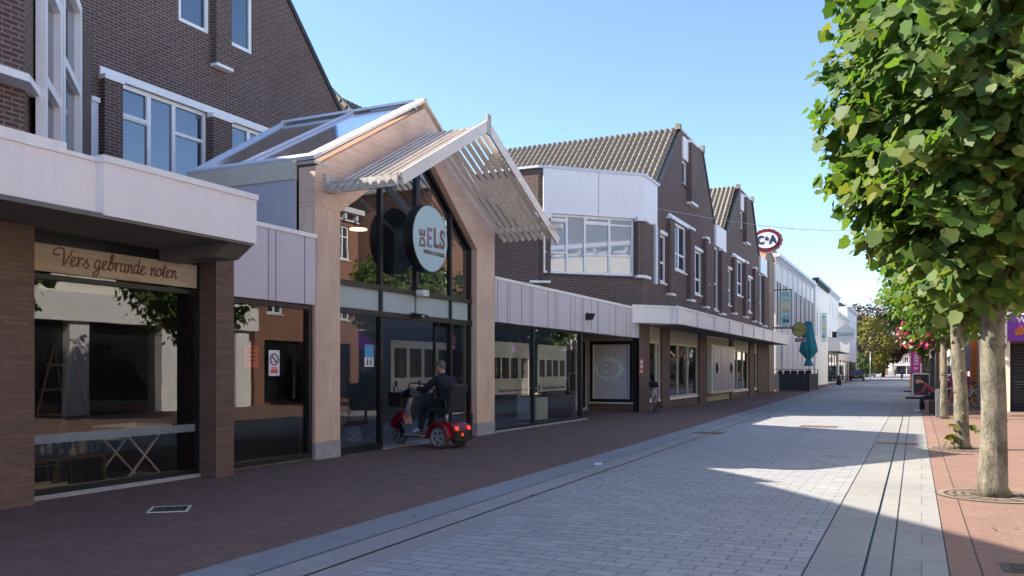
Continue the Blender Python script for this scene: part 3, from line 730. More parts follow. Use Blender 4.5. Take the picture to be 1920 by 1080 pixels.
# glass roof on the portal
gx0, gx1, gxe = XF + .02, -12.35, -11.55
ze, zr = 4.86, 6.72
ye0, ye1 = y0 - .02, y1 + .02
def roofpt(x, k, side): return Vector((x, (ye0 if side < 0 else ye1) * (1 - k) + yc * k, ze * (1 - k) + zr * k))
for side in (-1, 1):
    nn = Vector((0, side * (zr - ze), abs(yc - ye0))).normalized()
    mb = MB(); mb.face([roofpt(gx0 - .3, .04, side), roofpt(gxe - .05, .04, side), roofpt(gx1, .98, side), roofpt(gx0 - .3, .98, side)]); e(mb, 'roof_pane', 'roof_glass')
    mb = MB(); mb.prism([roofpt(gx0, 0, side), roofpt(gx0 - .28, 0, side), roofpt(gx0 - .28, 1, side), roofpt(gx0, 1, side)], nn * .05); e(mb, 'roof_edge_flashing', 'alu')
    mb = MB()
    for x_ in (-10.5,): mb.bar(roofpt(x_, 0, side) + nn * .03, roofpt(x_, 1, side) + nn * .03, .03, .05)
    mb.bar(roofpt(gxe, 0, side) + nn * .02, roofpt(gx1, 1, side) + nn * .02, .045, .06); e(mb, 'glazing_bar', 'trim_cool')
    mb = MB(); mb.prism([roofpt(gx0 + .002, -.01, side), roofpt(gxe, -.01, side), roofpt(gxe - .06, .045, side), roofpt(gx0 + .002, .045, side)], nn * .06); e(mb, 'eave_flashing', 'trim_cool')
    yy = ye0 - .06 if side < 0 else ye1
    mb = MB(); mb.box(gxe - .3, XF - .36, yy, yy + .06, 4.55, 4.84)
    for q in range(6): mb.ball((XF - .7 - q * .5, yy - .005, 4.575), .018, 6, 4)
    e(mb, 'eave_board', 'cream' if side < 0 else 'trim_cool')
    mb = MB(); mb.box(gxe - .4, XF - .36, yy + .02, yy + .05, 3.5, 4.55); e(mb, 'side_panel', 'panel_blue')
mb = MB(); mb.bar((gx0, yc, zr + .04), (gx1, yc, zr + .04), .12, .05); e(mb, 'ridge_bar', 'trim_cool')
mb = MB(); mb.box(XF - .45, XF + .01, y0 - .04, y0 + .3, 4.78, 4.83); e(mb, 'post_cap', 'alu_dirty')
mb = MB(); mb.face([(gxe, ye0, 4.8), (gxe, ye1, 4.8), (gx1, yc, 6.6)]); mb.face([(gxe, ye0, 3.4), (gxe, ye1, 3.4), (gxe, ye1, 4.8), (gxe, ye0, 4.8)]); e(mb, 'rear_gable', 'interior_wall')
mb = MB(); mb.face([(XF - .3, y0 + .3, 4.0), (gxe, y0 + .3, 4.0), (gxe, y1 - .3, 4.0), (XF - .3, y1 - .3, 4.0)])
# cladding wings
mb = MB(); FW.bx(mb, 8.75, y0 + .02, 2.5, 3.57, -.3, .0); e(mb, 'cladding_left', 'cladding')
mb = MB(); FW.bx(mb, 8.75, y0 + .02, 3.57, 3.635, -.35, .02); e(mb, 'coping', 'white_trim')
yE = 28.6
mb = MB(); FW.bx(mb, y1 - .02, yE, 2.56, 3.53, -.3, .0); e(mb, 'cladding_right', 'cladding')
mb = MB(); FW.bx(mb, y1 - .02, yE - .6, 3.53, 3.6, -.35, .02); e(mb, 'coping', 'white_trim')
mb = MB()
for u in (503, 517, 571): y = onx(u, 450, XF)[0]; mb = MB(); mb.box(XF - .01, XF + .003, y - .006, y + .006, 2.5, 3.57); e(mb, 'panel_joint', 'seam')
for u in (933, 951, 956, 978, 994, 999, 1027, 1041, 1046, 1070, 1078, 1090, 1094, 1109, 1120, 1122, 1143, 1153, 1155, 1175, 1182):
    y = onx(u, 560, XF)[0]; mb = MB(); mb.box(XF - .01, XF + .003, y - .008, y + .008, 2.56, 3.53); e(mb, 'panel_joint', 'seam')
LW = Wall((XF - .05, 0), (0, 1))
win(LW, bE, 9.0, y0 - .02, .04, 2.5, depth=.08, fd=.08, fw=.08, frame='dark_frame', pane='shop_glass', name='shop_window')
RW = Wall((XF - .18, 0), (0, 1)); ym = onx(1002, 700, XF - .15)[0]
win(RW, bE, y1, 23.4, .03, 2.56, depth=.06, fd=.08, fw=.06, cols=(ym,), frame='dark_frame', pane='shop_glass', name='shop_window')
mb = MB(); mb.box(XF - .3, XF - .14, 9.0, y0, 0, .04); e(mb, 'threshold', 'concrete'); mb = MB(); mb.box(XF - .4, XF - .1, y1, 23.75, 0, .03); e(mb, 'threshold', 'concrete')
mb = MB(); mb.box(XF - .3, XF - .16, 23.38, 23.46, 0, 2.56); e(mb, 'corner_post', 'dark_frame')
room(bE, XF - .16, 8.9, 11.2, 2.55, 4.5)
mb = MB(); mb.prism([(XF - .3, 23.5, 2.6), (XF - .3, 28.5, 2.6), (XF - 3.3, 28.5, 2.6), (XF - 3.3, 23.5, 2.6)], (0, 0, .06)); e(mb, 'soffit', 'soffit')
mb = MB(); mb.box(XF - 3.4, XF - 3.1, 23.45, 28.5, 0, 3.3); e(mb, 'recess_wall', 'brick_brown')
mb = MB(); mb.box(XF - 3.4, XF - .3, 25.4, 28.5, 3.28, 3.33); e(mb, 'flat_roof', 'seam')
mb = MB(); mb.box(XF - 1.1, XF - .3, 17.5, 25.4, 3.3, 3.4); mb.box(XA - 4, XF - .3, 9.2, 10.9, 3.3, 3.4); e(mb, 'flat_roof', 'seam')
# louvre canopy in front of the portal
lc = e(MB(), 'louvre_canopy', 'alu')
bpy.data.objects.remove(lc)
xo = -7.42; la, lb = 11.48, 17.55; zl, zh = 4.52, 6.08
def slope_bar(mb, x, side, w_, h_, k0=-.06, k1=1, roll=0, dz=0):
    ya = la if side < 0 else lb
    p = lambda k: Vector((x, ya * (1 - k) + yc * k, zl * (1 - k) + zh * k + dz))
    d = (p(1) - p(0)).normalized(); up = Vector((math.sin(roll), 0, math.cos(roll)))
    mb.bar(p(k0), p(k1), w_, h_, up)
ns = 8
for side in (-1, 1):
    for i in range(ns):
        x_ = XF + .12 + i * (xo - XF - .14) / ns
        mb = MB(); slope_bar(mb, x_, side, .092, .022, roll=R(-38)); e(mb, 'louvre_slat', 'alu')
    mb = MB(); slope_bar(mb, xo, side, .045, .2, -.02 if side < 0 else -.1); e(mb, 'louvre_fascia', 'alu')
mb = MB(); mb.box(XF, xo - .03, la - .10, la + .06, zl - .01, zl + .02); mb.box(XF, xo - .03, la - .14, la - .09, zl - .16, zl + .025); e(mb, 'louvre_gutter', 'alu_dirty')
mb = MB(); mb.box(XF, xo + .25, lb - .12, lb + .0, zl + .06, zl + .16); e(mb, 'louvre_rail', 'alu')
mb = MB(); mb.box(XF, XF + .05, la - .25, la + .02, zl - .15, zl + .14); e(mb, 'louvre_bracket', 'alu_dirty'); mb = MB(); mb.box(xo - .02, xo + .03, yc - .05, yc + .10, zh - .16, zh + .22); e(mb, 'louvre_bracket', 'alu_dirty')
hold(bE)

# ---------------------------------------------------------------- dark brick corner building beyond the wing
bC = thing('corner_building', 'dark brick corner shop building with two tiled gables, white corner bay and long white canopy', 'building', (XF, 42, 0))
c_ = lambda mb, name, mat, **k: part(mb, name, mat, bC, **k)
yK = 28.9                                             # where the facade meets the 45 degree bay
bx, by = -11.25, yK - (XF + 11.25) * 1.0
BAY = Wall((bx, yK - (XF - bx)), (1, 1)); LB = (XF - bx) * math.sqrt(2)
SW = Wall((-17, 25.9), (1, 0))
prof = [(yK, 8.28), (30.6, 8.28), (33.75, 11.1), (37.9, 11.15), (40.25, 8.3), (43.1, 8.3), (46.15, 11.2), (49.8, 11.2), (52.2, 8.35), (56.4, 8.45)]
W1 = [(31.12, 31.9, 4.75, 6.55), (32.9, 35.0, 5.45, 7.32), (35.95, 37.75, 4.75, 6.65), (38.75, 39.15, 5.4, 7.25), (40.35, 41.2, 4.3, 7.3)]
W2 = [(a + 12.35, b + 12.35, c, d) for a, b, c, d in W1]
UP = [(34.35, 35.1, 9.05, 10.05), (36.35, 36.75, 9.0, 10.95), (34.35 + 12.35, 35.1 + 12.35, 9.05, 10.05), (36.35 + 12.35, 36.75 + 12.35, 9.0, 10.95)]
mb = MB(); FW.skin(mb, prof, 3.55, W1 + W2 + UP, .14)
(ba0, bz1) = BAY.px(1019, 374); (ba1, bz1b) = BAY.px(1188, 382); bz0 = BAY.px(1100, 515)[1]
bz1 = 6.72; bz0 = 4.72
BAY.skin(mb, [(0, 8.28), (LB, 8.28)], 3.55, [(ba0, ba1, bz0, bz1)], .12)
SW2 = Wall((bx - .55, 25.9), (1, 1.2)); sl2 = math.hypot(.55, yK - (XF - bx) - 25.9)
q = Vector((bx, yK - (XF - bx)))
SIDE = Wall((-17, q.y - .25), (1, 0)); SIDE.skin(mb, [(0, 8.28), (bx - .35 + 17, 8.28)], 3.3)
S3 = Wall((bx - .35, q.y - .25), (.35, .25)); S3.skin(mb, [(0, 8.28), (math.hypot(.35, .25), 8.28)], 3.3)
END = Wall((XF, 56.4), (-1, 0)); END.skin(mb, [(0, 8.45), (9, 8.45)], 0)
c_(mb, 'wall', 'brick_brown')
# bay window, panels, piers
n_ = lambda u, v: BAY.px(u, v)
m1, m2, m3 = n_(1063, 400)[0], n_(1097, 400)[0], n_(1143, 400)[0]
rA = n_(1040, 412)[1]; rB = n_(1120, 419)[1]; rC = n_(1120, 478)[1]; rL = n_(1040, 473)[1]
win(BAY, bC, ba0, ba1, bz0, bz1, depth=.08, cols=(m1, m2, m3), rows=[(rA - .02, ba0, m1), (rL, ba0, m1), (rB - .02, m2, ba1), (rC, m2, ba1)], fw=.075, pane='bay_glass', sash=[(ba0 + .03, m1, rA, bz1 - .03), (m2, m3, rB, bz1 - .03)])
mb = MB(); BAY.bx(mb, ba0 - .02, LB + .02, bz1 + .03, 8.22, 0, .06); c_(mb, 'fascia_panel', 'white_panel'); mb = MB(); FW.bx(mb, yK - .02, 30.55, 6.75, 8.22, 0, .06); c_(mb, 'fascia_panel', 'white_panel')
mb = MB(); a_ = n_(1121, 350)[0]; BAY.bx(mb, a_ - .006, a_ + .006, bz1 + .03, 8.22, .06, .063); c_(mb, 'panel_joint', 'seam')
mb = MB(); BAY.bx(mb, -.1, LB + .03, 8.22, 8.32, -.1, .1); FW.bx(mb, yK - .03, 30.75, 8.22, 8.32, -.1, .1); SIDE.bx(mb, 0, bx - .3 + 17, 8.24, 8.32, -.1, .08); S3.bx(mb, 0, .43, 8.23, 8.31, -.1, .09)
c_(mb, 'coping', 'trim_cool')
mb = MB(); BAY.bx(mb, ba0 - .04, ba1 + .04, bz1 - .0, bz1 + .03, -.05, .09); BAY.bx(mb, ba1 + .02, LB + .05, 6.62, 6.78, 0, .28); FW.bx(mb, yK - .02, yK + .6, 6.6, 6.76, 0, .2)
BAY.bx(mb, -.05, ba0 - .05, 6.55, 6.7, 0, .12); S3.bx(mb, -.1, .45, 6.56, 6.71, -.02, .12); c_(mb, 'lintel', 'white_trim')
mb = MB(); mb.prism([BAY.p(ba1 + .05, 4.75, 0), BAY.p(ba1 + .05, 4.75, .22), BAY.p(LB, 4.75, .22), FW.p(yK + .52, 4.75, .12), FW.p(yK + .52, 4.75, 0), BAY.p(LB, 4.75, 0)], (0, 0, 1.87)); c_(mb, 'pier', 'brick_brown')
mb = MB(); mb.prism([BAY.p(ba1 + .02, 4.66, 0), BAY.p(ba1 + .02, 4.66, .25), BAY.p(LB, 4.66, .25), FW.p(yK + .55, 4.66, .15), FW.p(yK + .55, 4.66, 0), BAY.p(LB, 4.66, 0)], (0, 0, .09)); c_(mb, 'pier_foot', 'white_trim')
mb = MB(); BAY.bx(mb, -.3, ba0 - .06, 4.45, 6.55, -.1, .1); c_(mb, 'pier', 'brick_brown')
mb = MB(); BAY.bx(mb, -.32, ba0 - .04, 4.37, 4.45, -.1, .13); S3.bx(mb, -.3, .40, 4.37, 4.45, 0, .14); c_(mb, 'pier_foot', 'white_trim')
mb = MB(); BAY.bx(mb, ba0 - .05, ba1 + .3, bz0 - .10, bz0 - .02, 0, .03); c_(mb, 'dark_strip', 'seam')  # dark strip standing proud of the wall below the bay window
mb = MB(); FW.bx(mb, 30.25, 30.55, 4.6, 6.74, .0, .08); c_(mb, 'window_strip', 'trim_cool')
for k, (WW, uu) in enumerate(((W1, UP[:2]), (W2, UP[2:]))):
    o = k * 12.35
    for i, (a, b, z0, z1) in enumerate(WW):
        nw = b - a < .6
        win(FW, bC, a, b, z0, z1, depth=.1, cols=() if b - a < 1.2 else ((a + b) / 2 - .1,), rows=[z0 + (z1 - z0) * (.42 if i in (0, 4) else .35)] if not nw else [], fw=.08 if nw else .10, sill='white_trim')
    mb = MB()
    for a, b, z0, z1 in WW[:1] + WW[2:4]: FW.bx(mb, a - .08, b + .12, z1, z1 + .13, 0, .06)
    FW.bx(mb, 32.2 + o, 35.95 + o, 7.34, 7.5, 0, .06); c_(mb, 'lintel', 'white_trim')
    for a, b, z0, z1 in ((31.98, 32.6, 4.4, 7.25), (35.1, 35.8, 4.4, 7.3), (37.95, 38.5, 4.3, 7.3), (41.3, 42.1, 4.2, 7.2)):
        mb = MB(); FW.bx(mb, a + o, b + o, z0, z1, 0, .17); c_(mb, 'pier', 'brick_brown')
        mb = MB(); FW.bx(mb, a + o - .02, b + o + .02, z0 - .08, z0, 0, .21); FW.bx(mb, a + o - .02, b + o + .02, z1, z1 + .1, 0, .21); c_(mb, 'pier_cap', 'white_trim')
    a, b, z0, z1 = uu[0]; win(FW, bC, a, b, z0, z1, depth=.1, fw=.09, sill='seam')
    a, b, z0, z1 = uu[1]; win(FW, bC, a, b, z0, z1, depth=.02, fw=.14, rows=[10.0], sill='seam')
    mb = MB(); FW.bx(mb, 34.3 + o, 35.12 + o, 10.08, 10.98, 0, .07); c_(mb, 'fascia_panel', 'white_panel'); mb = MB(); FW.bx(mb, 40.28 + o, 42.6 + o, 7.32, 8.32, 0, .1); c_(mb, 'fascia_panel', 'white_panel')
    mb = MB(); FW.bx(mb, 35.15 + o, 36.1 + o, 8.45, 10.9, 0, .2); c_(mb, 'pier', 'brick_brown')
    mb = MB(); FW.bx(mb, 35.1 + o, 36.15 + o, 10.9, 11.03, 0, .24); FW.bx(mb, 35.1 + o, 36.15 + o, 8.36, 8.45, 0, .24); c_(mb, 'pier_cap', 'white_trim')
    mb = MB(); FW.bx(mb, 33.9 + o, 37.9 + o, 11.13, 11.22, -.2, .08); c_(mb, 'coping', 'trim_cool')
    # tiled slopes: left one seen, right one as a dark slab
    P0 = Vector((XF + .06, 26.6 + 0 if k == 0 else 41.9, 0)); sl_ = (11.1 - 8.28) / (33.75 - 30.6)
    ys = 27.2 if k == 0 else 42.6; zs = 8.28 + (ys + .0 - (30.6 + o)) * sl_
    la_ = 8.2
    if k == 0:
        # starts behind the bay parapet; cut back by the bay, so laid in three strips
        for xa, xb_, ya in ((XF + .06, XF - .35, 30.3), (XF - .35, XF - 1.4, 29.2), (XF - 1.4, -17.2, 27.6)):
            z_ = 8.28 + (ya - 30.6) * sl_; lu = math.hypot(33.9 - ya, (33.9 - ya) * sl_)
            pass
        pantiles(bC, (-17.1, 29.7, 8.28 + (29.7 - 30.6) * sl_), (1, 0, 0), (0, 1, sl_), 8.36, math.hypot(4.15, 4.15 * sl_), name='roof')
        mb = MB(); mb.prism([(XF - .3, yK - .1, 7.9), (bx - .1, q.y, 7.9), (-17, q.y, 7.9), (-17, 33, 7.9), (XF - .3, 33, 7.9)], (0, 0, .06)); c_(mb, 'parapet_roof', 'seam')
        mb = MB(); mb.box(-17, XF - .2, 29.6, 37, 7.6, 8.1)
    else:
        pantiles(bC, (-13.2, ys, zs), (1, 0, 0), (0, 1, sl_), 4.45, math.hypot(46.3 - ys, (46.3 - ys) * sl_), name='roof')
    mb = MB()
    mb.prism([(XF + .04, 37.85 + o, 11.16), (XF + .04, 37.95 + o, 11.28), (XF + .04, 40.45 + o, 8.3), (XF + .04, 40.3 + o, 8.25)], (-8, 0, 0)); mb.prism([(XF - .02, 33.8 + o, 11.0), (XF - .02, 37.9 + o, 11.0), (XF - .02, 37.9 + o, 11.14), (XF - .02, 33.8 + o, 11.14)], (-8.2 + 3.7 * k, 0, 0)); c_(mb, 'roof_slab', 'tile_dark')
    mb = MB(); mb.bar((XF + .03, 30.62 + o, 8.27), (XF + .03, 33.8 + o, 11.08), .05, .12, (1, 0, 0)); c_(mb, 'verge', 'dark_frame')
    mb = MB(); mb.box(XF - .1, XF + .1, 33.65 + o, 33.9 + o, 11.1, 11.32); c_(mb, 'ridge_end', 'tile_grey'); mb = MB(); mb.box(XF - .1, XF + .1, 37.75 + o, 38.0 + o, 11.1, 11.42); c_(mb, 'ridge_end', 'tile_grey')
# ground floor
RWc = Wall((XF - .12, 0), (0, 1))
for a, b in ((28.5, 29.75), (31.45, 32.5), (37.45, 38.85), (44.3, 44.9), (49.6, 51.0), (52.4, 56.4)):
    mb = MB(); FW.bx(mb, a, b, 0, 3.1, -.5 if a > 29 else -.1, .0 if a < 50 else -.03); c_(mb, 'pillar', 'brick_brown')
def shopwin(a0, a1, cols, pane='shop_glass', z0=.35):
    mb = MB(); RWc.bx(mb, a0, a1, 0, z0 - .06, -.3, 0.0); c_(mb, 'plinth', 'brick_brown')
    win(RWc, bC, a0, a1, z0, 2.52, depth=.05, fd=.07, fw=.08, cols=cols, frame='cream', pane=pane, sill='white_trim', name='shop_window')
    mb = MB(); RWc.bx(mb, a0, a1, 2.52, 3.1, -.1, .03); c_(mb, 'header_panel', 'beige_panel')
shopwin(29.75, 31.45, (31.0,)); shopwin(32.5, 37.45, (34.1, 35.7)); shopwin(44.9, 49.6, (46.4, 48.0)); shopwin(51.0, 52.4, ())
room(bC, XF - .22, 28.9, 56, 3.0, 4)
mb = MB(); RWc.bx(mb, 38.85, 44.3, 2.5, 3.1, -.1, .0); RWc.bx(mb, 38.85, 44.3, 0, .35, -.3, .02); c_(mb, 'header_panel', 'beige_panel')
dc = MB(); RWc.bx(dc, 38.9, 44.2, .36, 2.62, -.1, .32); dc_ = c_(dc, 'display_case', 'cream', bevel=.02)
for i in range(3):
    a = 39.2 + i * 1.65; mb = MB(); RWc.bx(mb, a, a + 1.45, .5, 2.5, .322, .335); pn = mb.build('case_door', 'film_grey', dc_)
    if i != 1:
        mb = MB(); mb.lathe([(.36, 0), (.36, .006), (.29, .006), (.29, 0)], RWc.p(a + .72, 1.55, .336), 'X', 24); mb.build('emblem_ring', 'sign_white', pn)
# wall facing the camera under the wing roof: door and framed window
SWg = Wall((-11.6, 28.5), (1, 0)); wx = lambda u: SWg.px(u, 700)[0]; wz = lambda v: SWg.px(1145, v)[1]
mb = MB(); a0, a1 = wx(1105), wx(1187); z0, z1 = .33, wz(640)
SWg.skin(mb, [(-2.5, 2.62), (2.78, 2.62)], 0, [(wx(1079), wx(1102), 0.0, wz(634)), (a0 + .02, a1 - .03, z0, z1)], .1); c_(mb, 'wall', 'brick_brown')
mb = MB(); SWg.bx(mb, wx(1084), wx(1190), z1 + .02, 2.6, .0, .03); SWg.bx(mb, wx(1102), a0, 0.3, z1 + .02, 0, .028); c_(mb, 'header_panel', 'beige_panel')
win(SWg, bC, a0 + .02, a1 - .03, z0, z1, depth=.07, fd=.06, fw=.11, frame='dark_frame', pane='film_pane', name='shop_window')
mb = MB(); SWg.bx(mb, a0 - .05, a1 + .03, z0 - .06, z0, -.02, .09); 
for (p0, p1) in ((a0 + .12, a0 + .16), (a1 - .17, a1 - .13)): SWg.bx(mb, p0, p1, z0 + .1, z1 - .1, -.04, -.0)
c_(mb, 'sill', 'cream')
win(SWg, bC, wx(1079), wx(1102), .02, wz(634), depth=.07, fw=.1, pane='dark_pane', name='door')
mb = MB(); SWg.bx(mb, wx(1188), wx(1193), 0, 2.6, 0, .06); c_(mb, 'drainpipe', 'dark_frame')
# canopy
pts = [(XF, 27.75), (CX, 29.35), (CX, 56.2), (XF, 56.2)]
mb = MB(); mb.prism([(x, y, 3.06) for x, y in pts], (0, 0, .54)); c_(mb, 'canopy', 'white_panel')
mb = MB(); mb.prism([(XF, 27.7, 3.6), (CX + .03, 29.32, 3.6), (CX + .03, 56.25, 3.6), (XF, 56.25, 3.6)], (0, 0, .07)); c_(mb, 'canopy_coping', 'white_trim')
mb = MB()
for u in (1269, 1307, 1339, 1367, 1392, 1413, 1431, 1448):
    y = onx(u, 600, CX)[0]; mb = MB(); mb.box(CX, CX + .045, y - .05, y + .05, 3.05, 3.685); c_(mb, 'canopy_joint', 'trim_cool')
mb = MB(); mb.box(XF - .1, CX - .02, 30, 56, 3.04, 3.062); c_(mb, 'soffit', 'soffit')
hold(bC)
# faint scalloped emblem in the corner window
def scallop(c, t, n, rx, rz, amp, teeth, th, inner=None, steps=96):
    t = Vector(t); n = Vector(n); c = Vector(c); mb = MB(); out = []
    for i in range(steps):
        a = 2 * math.pi * i / steps; k = 1 + amp * abs(math.cos(a * teeth / 2)); out.append((math.cos(a) * rx * k, math.sin(a) * rz * k))
    P = lambda x, z, d: c + t * x + Vector((0, 0, z)) + n * d
    if inner:
        inn = [(math.cos(2 * math.pi * i / steps) * inner[0], math.sin(2 * math.pi * i / steps) * inner[1]) for i in range(steps)]
        for i in range(steps):
            j = (i + 1) % steps
            mb.face([P(*out[i], th), P(*out[j], th), P(*inn[j], th), P(*inn[i], th)]); mb.face([P(*out[i], 0), P(*out[j], 0), P(*out[j], th), P(*out[i], th)])
            mb.face([P(*inn[i], th), P(*inn[j], th), P(*inn[j], 0), P(*inn[i], 0)]); mb.face([P(*out[j], 0), P(*out[i], 0), P(*inn[i], 0), P(*inn[j], 0)])
    else: mb.prism([P(x, z, 0) for x, z in out], n * th)
    return mb
ex, ez = SWg.px(1140, 692); t = thing('window_emblem', 'pale scalloped ring emblem with a round letter C stuck in the grey corner shop window', 'emblem', SWg.p(ex, ez, -.048))
L_ = Vector((0, 0, 0))
scallop(L_, (1, 0, 0), (0, -1, 0), .50, .40, .12, 14, .006, (.38, .27)).build('ring', 'film_green', t)
text('C', .42, 'film_green', face_mat((-.16, -.02, 0), (1, 0, 0), (0, -1, 0)), t, 'letter', .003, bold=.012)
# oval hanging sign
sx, sy = -7.35, 55.0
cx_, cz_ = ony(1438, 451, sy)
t = thing('oval_sign', 'red scalloped oval hanging sign reading C&A on the dark brick corner', 'sign', (cx_, sy, cz_))
scallop((0, 0, 0), (1, 0, 0), (0, -1, 0), .86, .68, .07, 18, .16).build('rim', 'sign_red', t)
scallop((0, -.005, 0), (1, 0, 0), (0, 1, 0), .93, .75, .05, 18, .16).build('back_rim', 'sign_white', t)
mb = MB(); mb.prism([(math.cos(i * math.pi / 24) * .69, -.165, math.sin(i * math.pi / 24) * .5) for i in range(48)], (0, -.02, 0)); mb.build('face', 'sign_white', t)
text('C', .70, 'navy', face_mat((-.37, -.2, 0), (1, 0, 0), (0, -1, 0)), t, 'lettering', .006, sx=.85, bold=.028)
text('A', .70, 'navy', face_mat((.38, -.2, 0), (1, 0, 0), (0, -1, 0)), t, 'lettering', .006, sx=.9, bold=.028)
text('&', .34, 'navy', face_mat((.02, -.2, .1), (1, 0, 0), (0, -1, 0)), t, 'lettering', .006, bold=.012)
mb = MB(); mb.bar((-.9, .08, .1), (XF - cx_ + .1, .08, .1), .05); mb.build('bracket', 'dark_frame', t)

# round sign on the portal
dx, (dy, dz) = -8.5, onx(807, 448, -8.5)
t = thing('round_sign', 'round pale blue sign reading DE ELS WINKELCENTRUM hanging before the glass gable', 'sign', (dx, dy, dz))
rd = .645
mb = MB(); mb.lathe([(rd, -.2), (rd, 0), (rd - .02, .004)], (0, 0, 0), 'X', 64); mb.build('drum', 'dark_frame', t); mb = MB(); mb.lathe([(rd - .015, -.21), (rd - .015, -.2)], (0, 0, 0), 'X', 64); mb.build('back_plate', 'zinc', t)
mb = MB(); mb.lathe([(rd - .018, .004), (rd - .02, .008)], (0, 0, 0), 'X', 64); mb.build('face', 'sign_blue', t)
FM = lambda y, z, d=.012: face_mat((d, y, z), (0, 1, 0), (1, 0, 0))
for ch, y, s_, m_ in (('L', .2, .52, 'sign_text'), ('S', .43, .5, 'sign_text')): text(ch, s_, m_, FM(y, .02), t, 'lettering', .004, sx=.85, bold=.016)
mb = MB(); cols_ = ['sky_blue', 'magenta', 'purple', 'navy', 'sky_blue', 'poster_red']
random.seed(3)
eL = []; 
cell = .03
for k_ in range(12):
    for i_ in range(6):
        if i_ < 2 or k_ in (0, 1, 10, 11) or k_ in (5, 6) and i_ < 5: eL.append((i_, k_))
bym = {}
for i_, k_ in eL: bym.setdefault(random.choice(cols_), []).append((i_, k_))
allm = list(bym); mb = MB(); idx_ = []
for mi, mname in enumerate(allm):
    for i_, k_ in bym[mname]:
        y_, z_ = -.13 + i_ * cell, -.165 + k_ * .0305; mb.box(.008, .014, y_, y_ + cell, z_, z_ + .0305); idx_ += [mi] * 6
o = mb.build('mosaic_letter', allm, t); o.data.polygons.foreach_set('material_index', idx_)
M_ = face_mat((.012, -.30, -.03), (0, 0, 1), (1, 0, 0))
text('DE', .27, 'sign_text', M_, t, 'lettering', .004, bold=.008)
text('WINKELCENTRUM', .105, 'sign_text', FM(.12, -.27), t, 'lettering', .004, sx=.86, bold=.002)
mb = MB(); mb.bar((-.45, 0, .3), (-.2, 0, .3), .05); mb.bar((-.45, 0, -.3), (-.2, 0, -.3), .05); mb.build('bracket', 'dark_frame', t)
# small fittings
def fit(name, label, cat, parts, loc, rz=0):
    t = thing(name, label, cat, loc, rz)
    for nm, mb, mt, sm in parts: mb.build(nm, mt, t, sm)
    return t
y_, z_ = onx(790, 551, GX + .1)
a = MB(); a.box(0, .16, -.12, .1, -.05, .07); b = MB(); b.box(0.01, .12, -.16, -.12, -.02, .04)
fit('wall_lamp', 'white box lamp above the sliding doors below the round sign', 'lamp', [('housing', a, 'white_plastic', 0), ('mount', b, 'white_plastic', 0)], (GX + .06, y_, z_))
y_, z_ = onx(785, 590, GX + .1)
a = MB(); a.prism([(0, -.2, .03), (0, -.2, -.04), (.12, -.2, -.05), (.14, -.2, .0)], (0, .4, 0)); b = MB(); b.box(.135, .15, -.05, .05, -.05, -.02)
fit('door_sensor', 'black motion sensor over the open sliding doors', 'sensor', [('housing', a, 'black_plastic', 0), ('lens', b, 'silver', 0)], (GX + .06, y_, z_))
y_, z_ = onx(1101, 594, XF)
a = MB(); a.prism([(0, -.15, .09), (.2, -.15, .09), (.12, -.15, -.08), (0, -.15, -.1)], (0, .3, 0)); b = MB(); b.box(-.005, .02, -.06, .06, -.05, .12)
fit('spotlight', 'small black spotlight on the grey cladding panels', 'lamp', [('hood', a, 'black_plastic', 0), ('mount', b, 'black_plastic', 0)], (XF, y_, z_))
y_, z_ = onx(1202, 688, XF)
a = MB(); a.box(0, .015, -.18, .2, -.1, .28); b = MB(); b.box(.015, .018, -.13, .15, -.03, .23); c = MB(); c.box(.018, .02, -.05, .06, .04, .14); d = MB(); d.box(0, .012, -.18, .2, -.2, -.115)
fit('wall_plaque', 'small red edged notice plate on the brick pillar above the bicycle', 'sign', [('border', a, 'poster_red', 0), ('panel', b, 'sign_white', 0), ('symbol', c, 'navy', 0), ('strip', d, 'cream', 0)], (XF, y_, z_))
y_, z_ = onx(510, 680, XF - .1)
a = MB(); a.box(0, .004, -.11, .13, -.2, .19); b = MB(); b.tube([(.007, .01 + .085 * math.cos(i * .5236), .05 + .085 * math.sin(i * .5236)) for i in range(12)], .009, 5, True); b.bar((.007, -.05, .11), (.007, .07, -.01), .014)
c = MB(); c.box(.004, .006, -.07, .09, -.16, -.1); c.box(.004, .006, -.05, .07, -.09, -.07)
fit('warning_sticker', 'white prohibition sticker with a red ring on the second shop window', 'sticker', [('panel', a, 'sign_white', 0), ('ring', b, 'sign_red', 0), ('text_block', c, 'poster_red', 0)], (XF - .07, y_, z_))
y_, z_ = onx(456, 668, XF - .3)
a = MB(); a.box(0, .004, -.15, .14, -.17, .16); b = MB(); [b.box(.004, .006, -.1, .09, .1 - i * .06, .12 - i * .06) for i in range(4)]
fit('red_poster', 'plain red poster at the left edge of the second shop window', 'poster', [('panel', a, 'poster_red', 0), ('text_block', b, 'sign_red', 0)], (XF - .14, y_, z_))
y_, z_ = onx(691, 667, GX)
a = MB(); a.box(0, .004, -.14, .14, -.03, .2); b = MB(); b.box(0, .004, -.14, .14, -.2, -.03); c = MB()
for s in (-.05, .05): c.box(.004, .006, s - .02, s + .02, -.17, -.08); c.ball((.006, s, -.06), (.003, .016, .016), 8, 5)
fit('distance_sticker', 'blue and white notice with two figures on the glass left of the doors', 'sticker', [('blue_part', a, 'sky_blue', 0), ('white_part', b, 'sign_white', 0), ('figures', c, 'seam', 0)], (GX + .01, y_, z_))

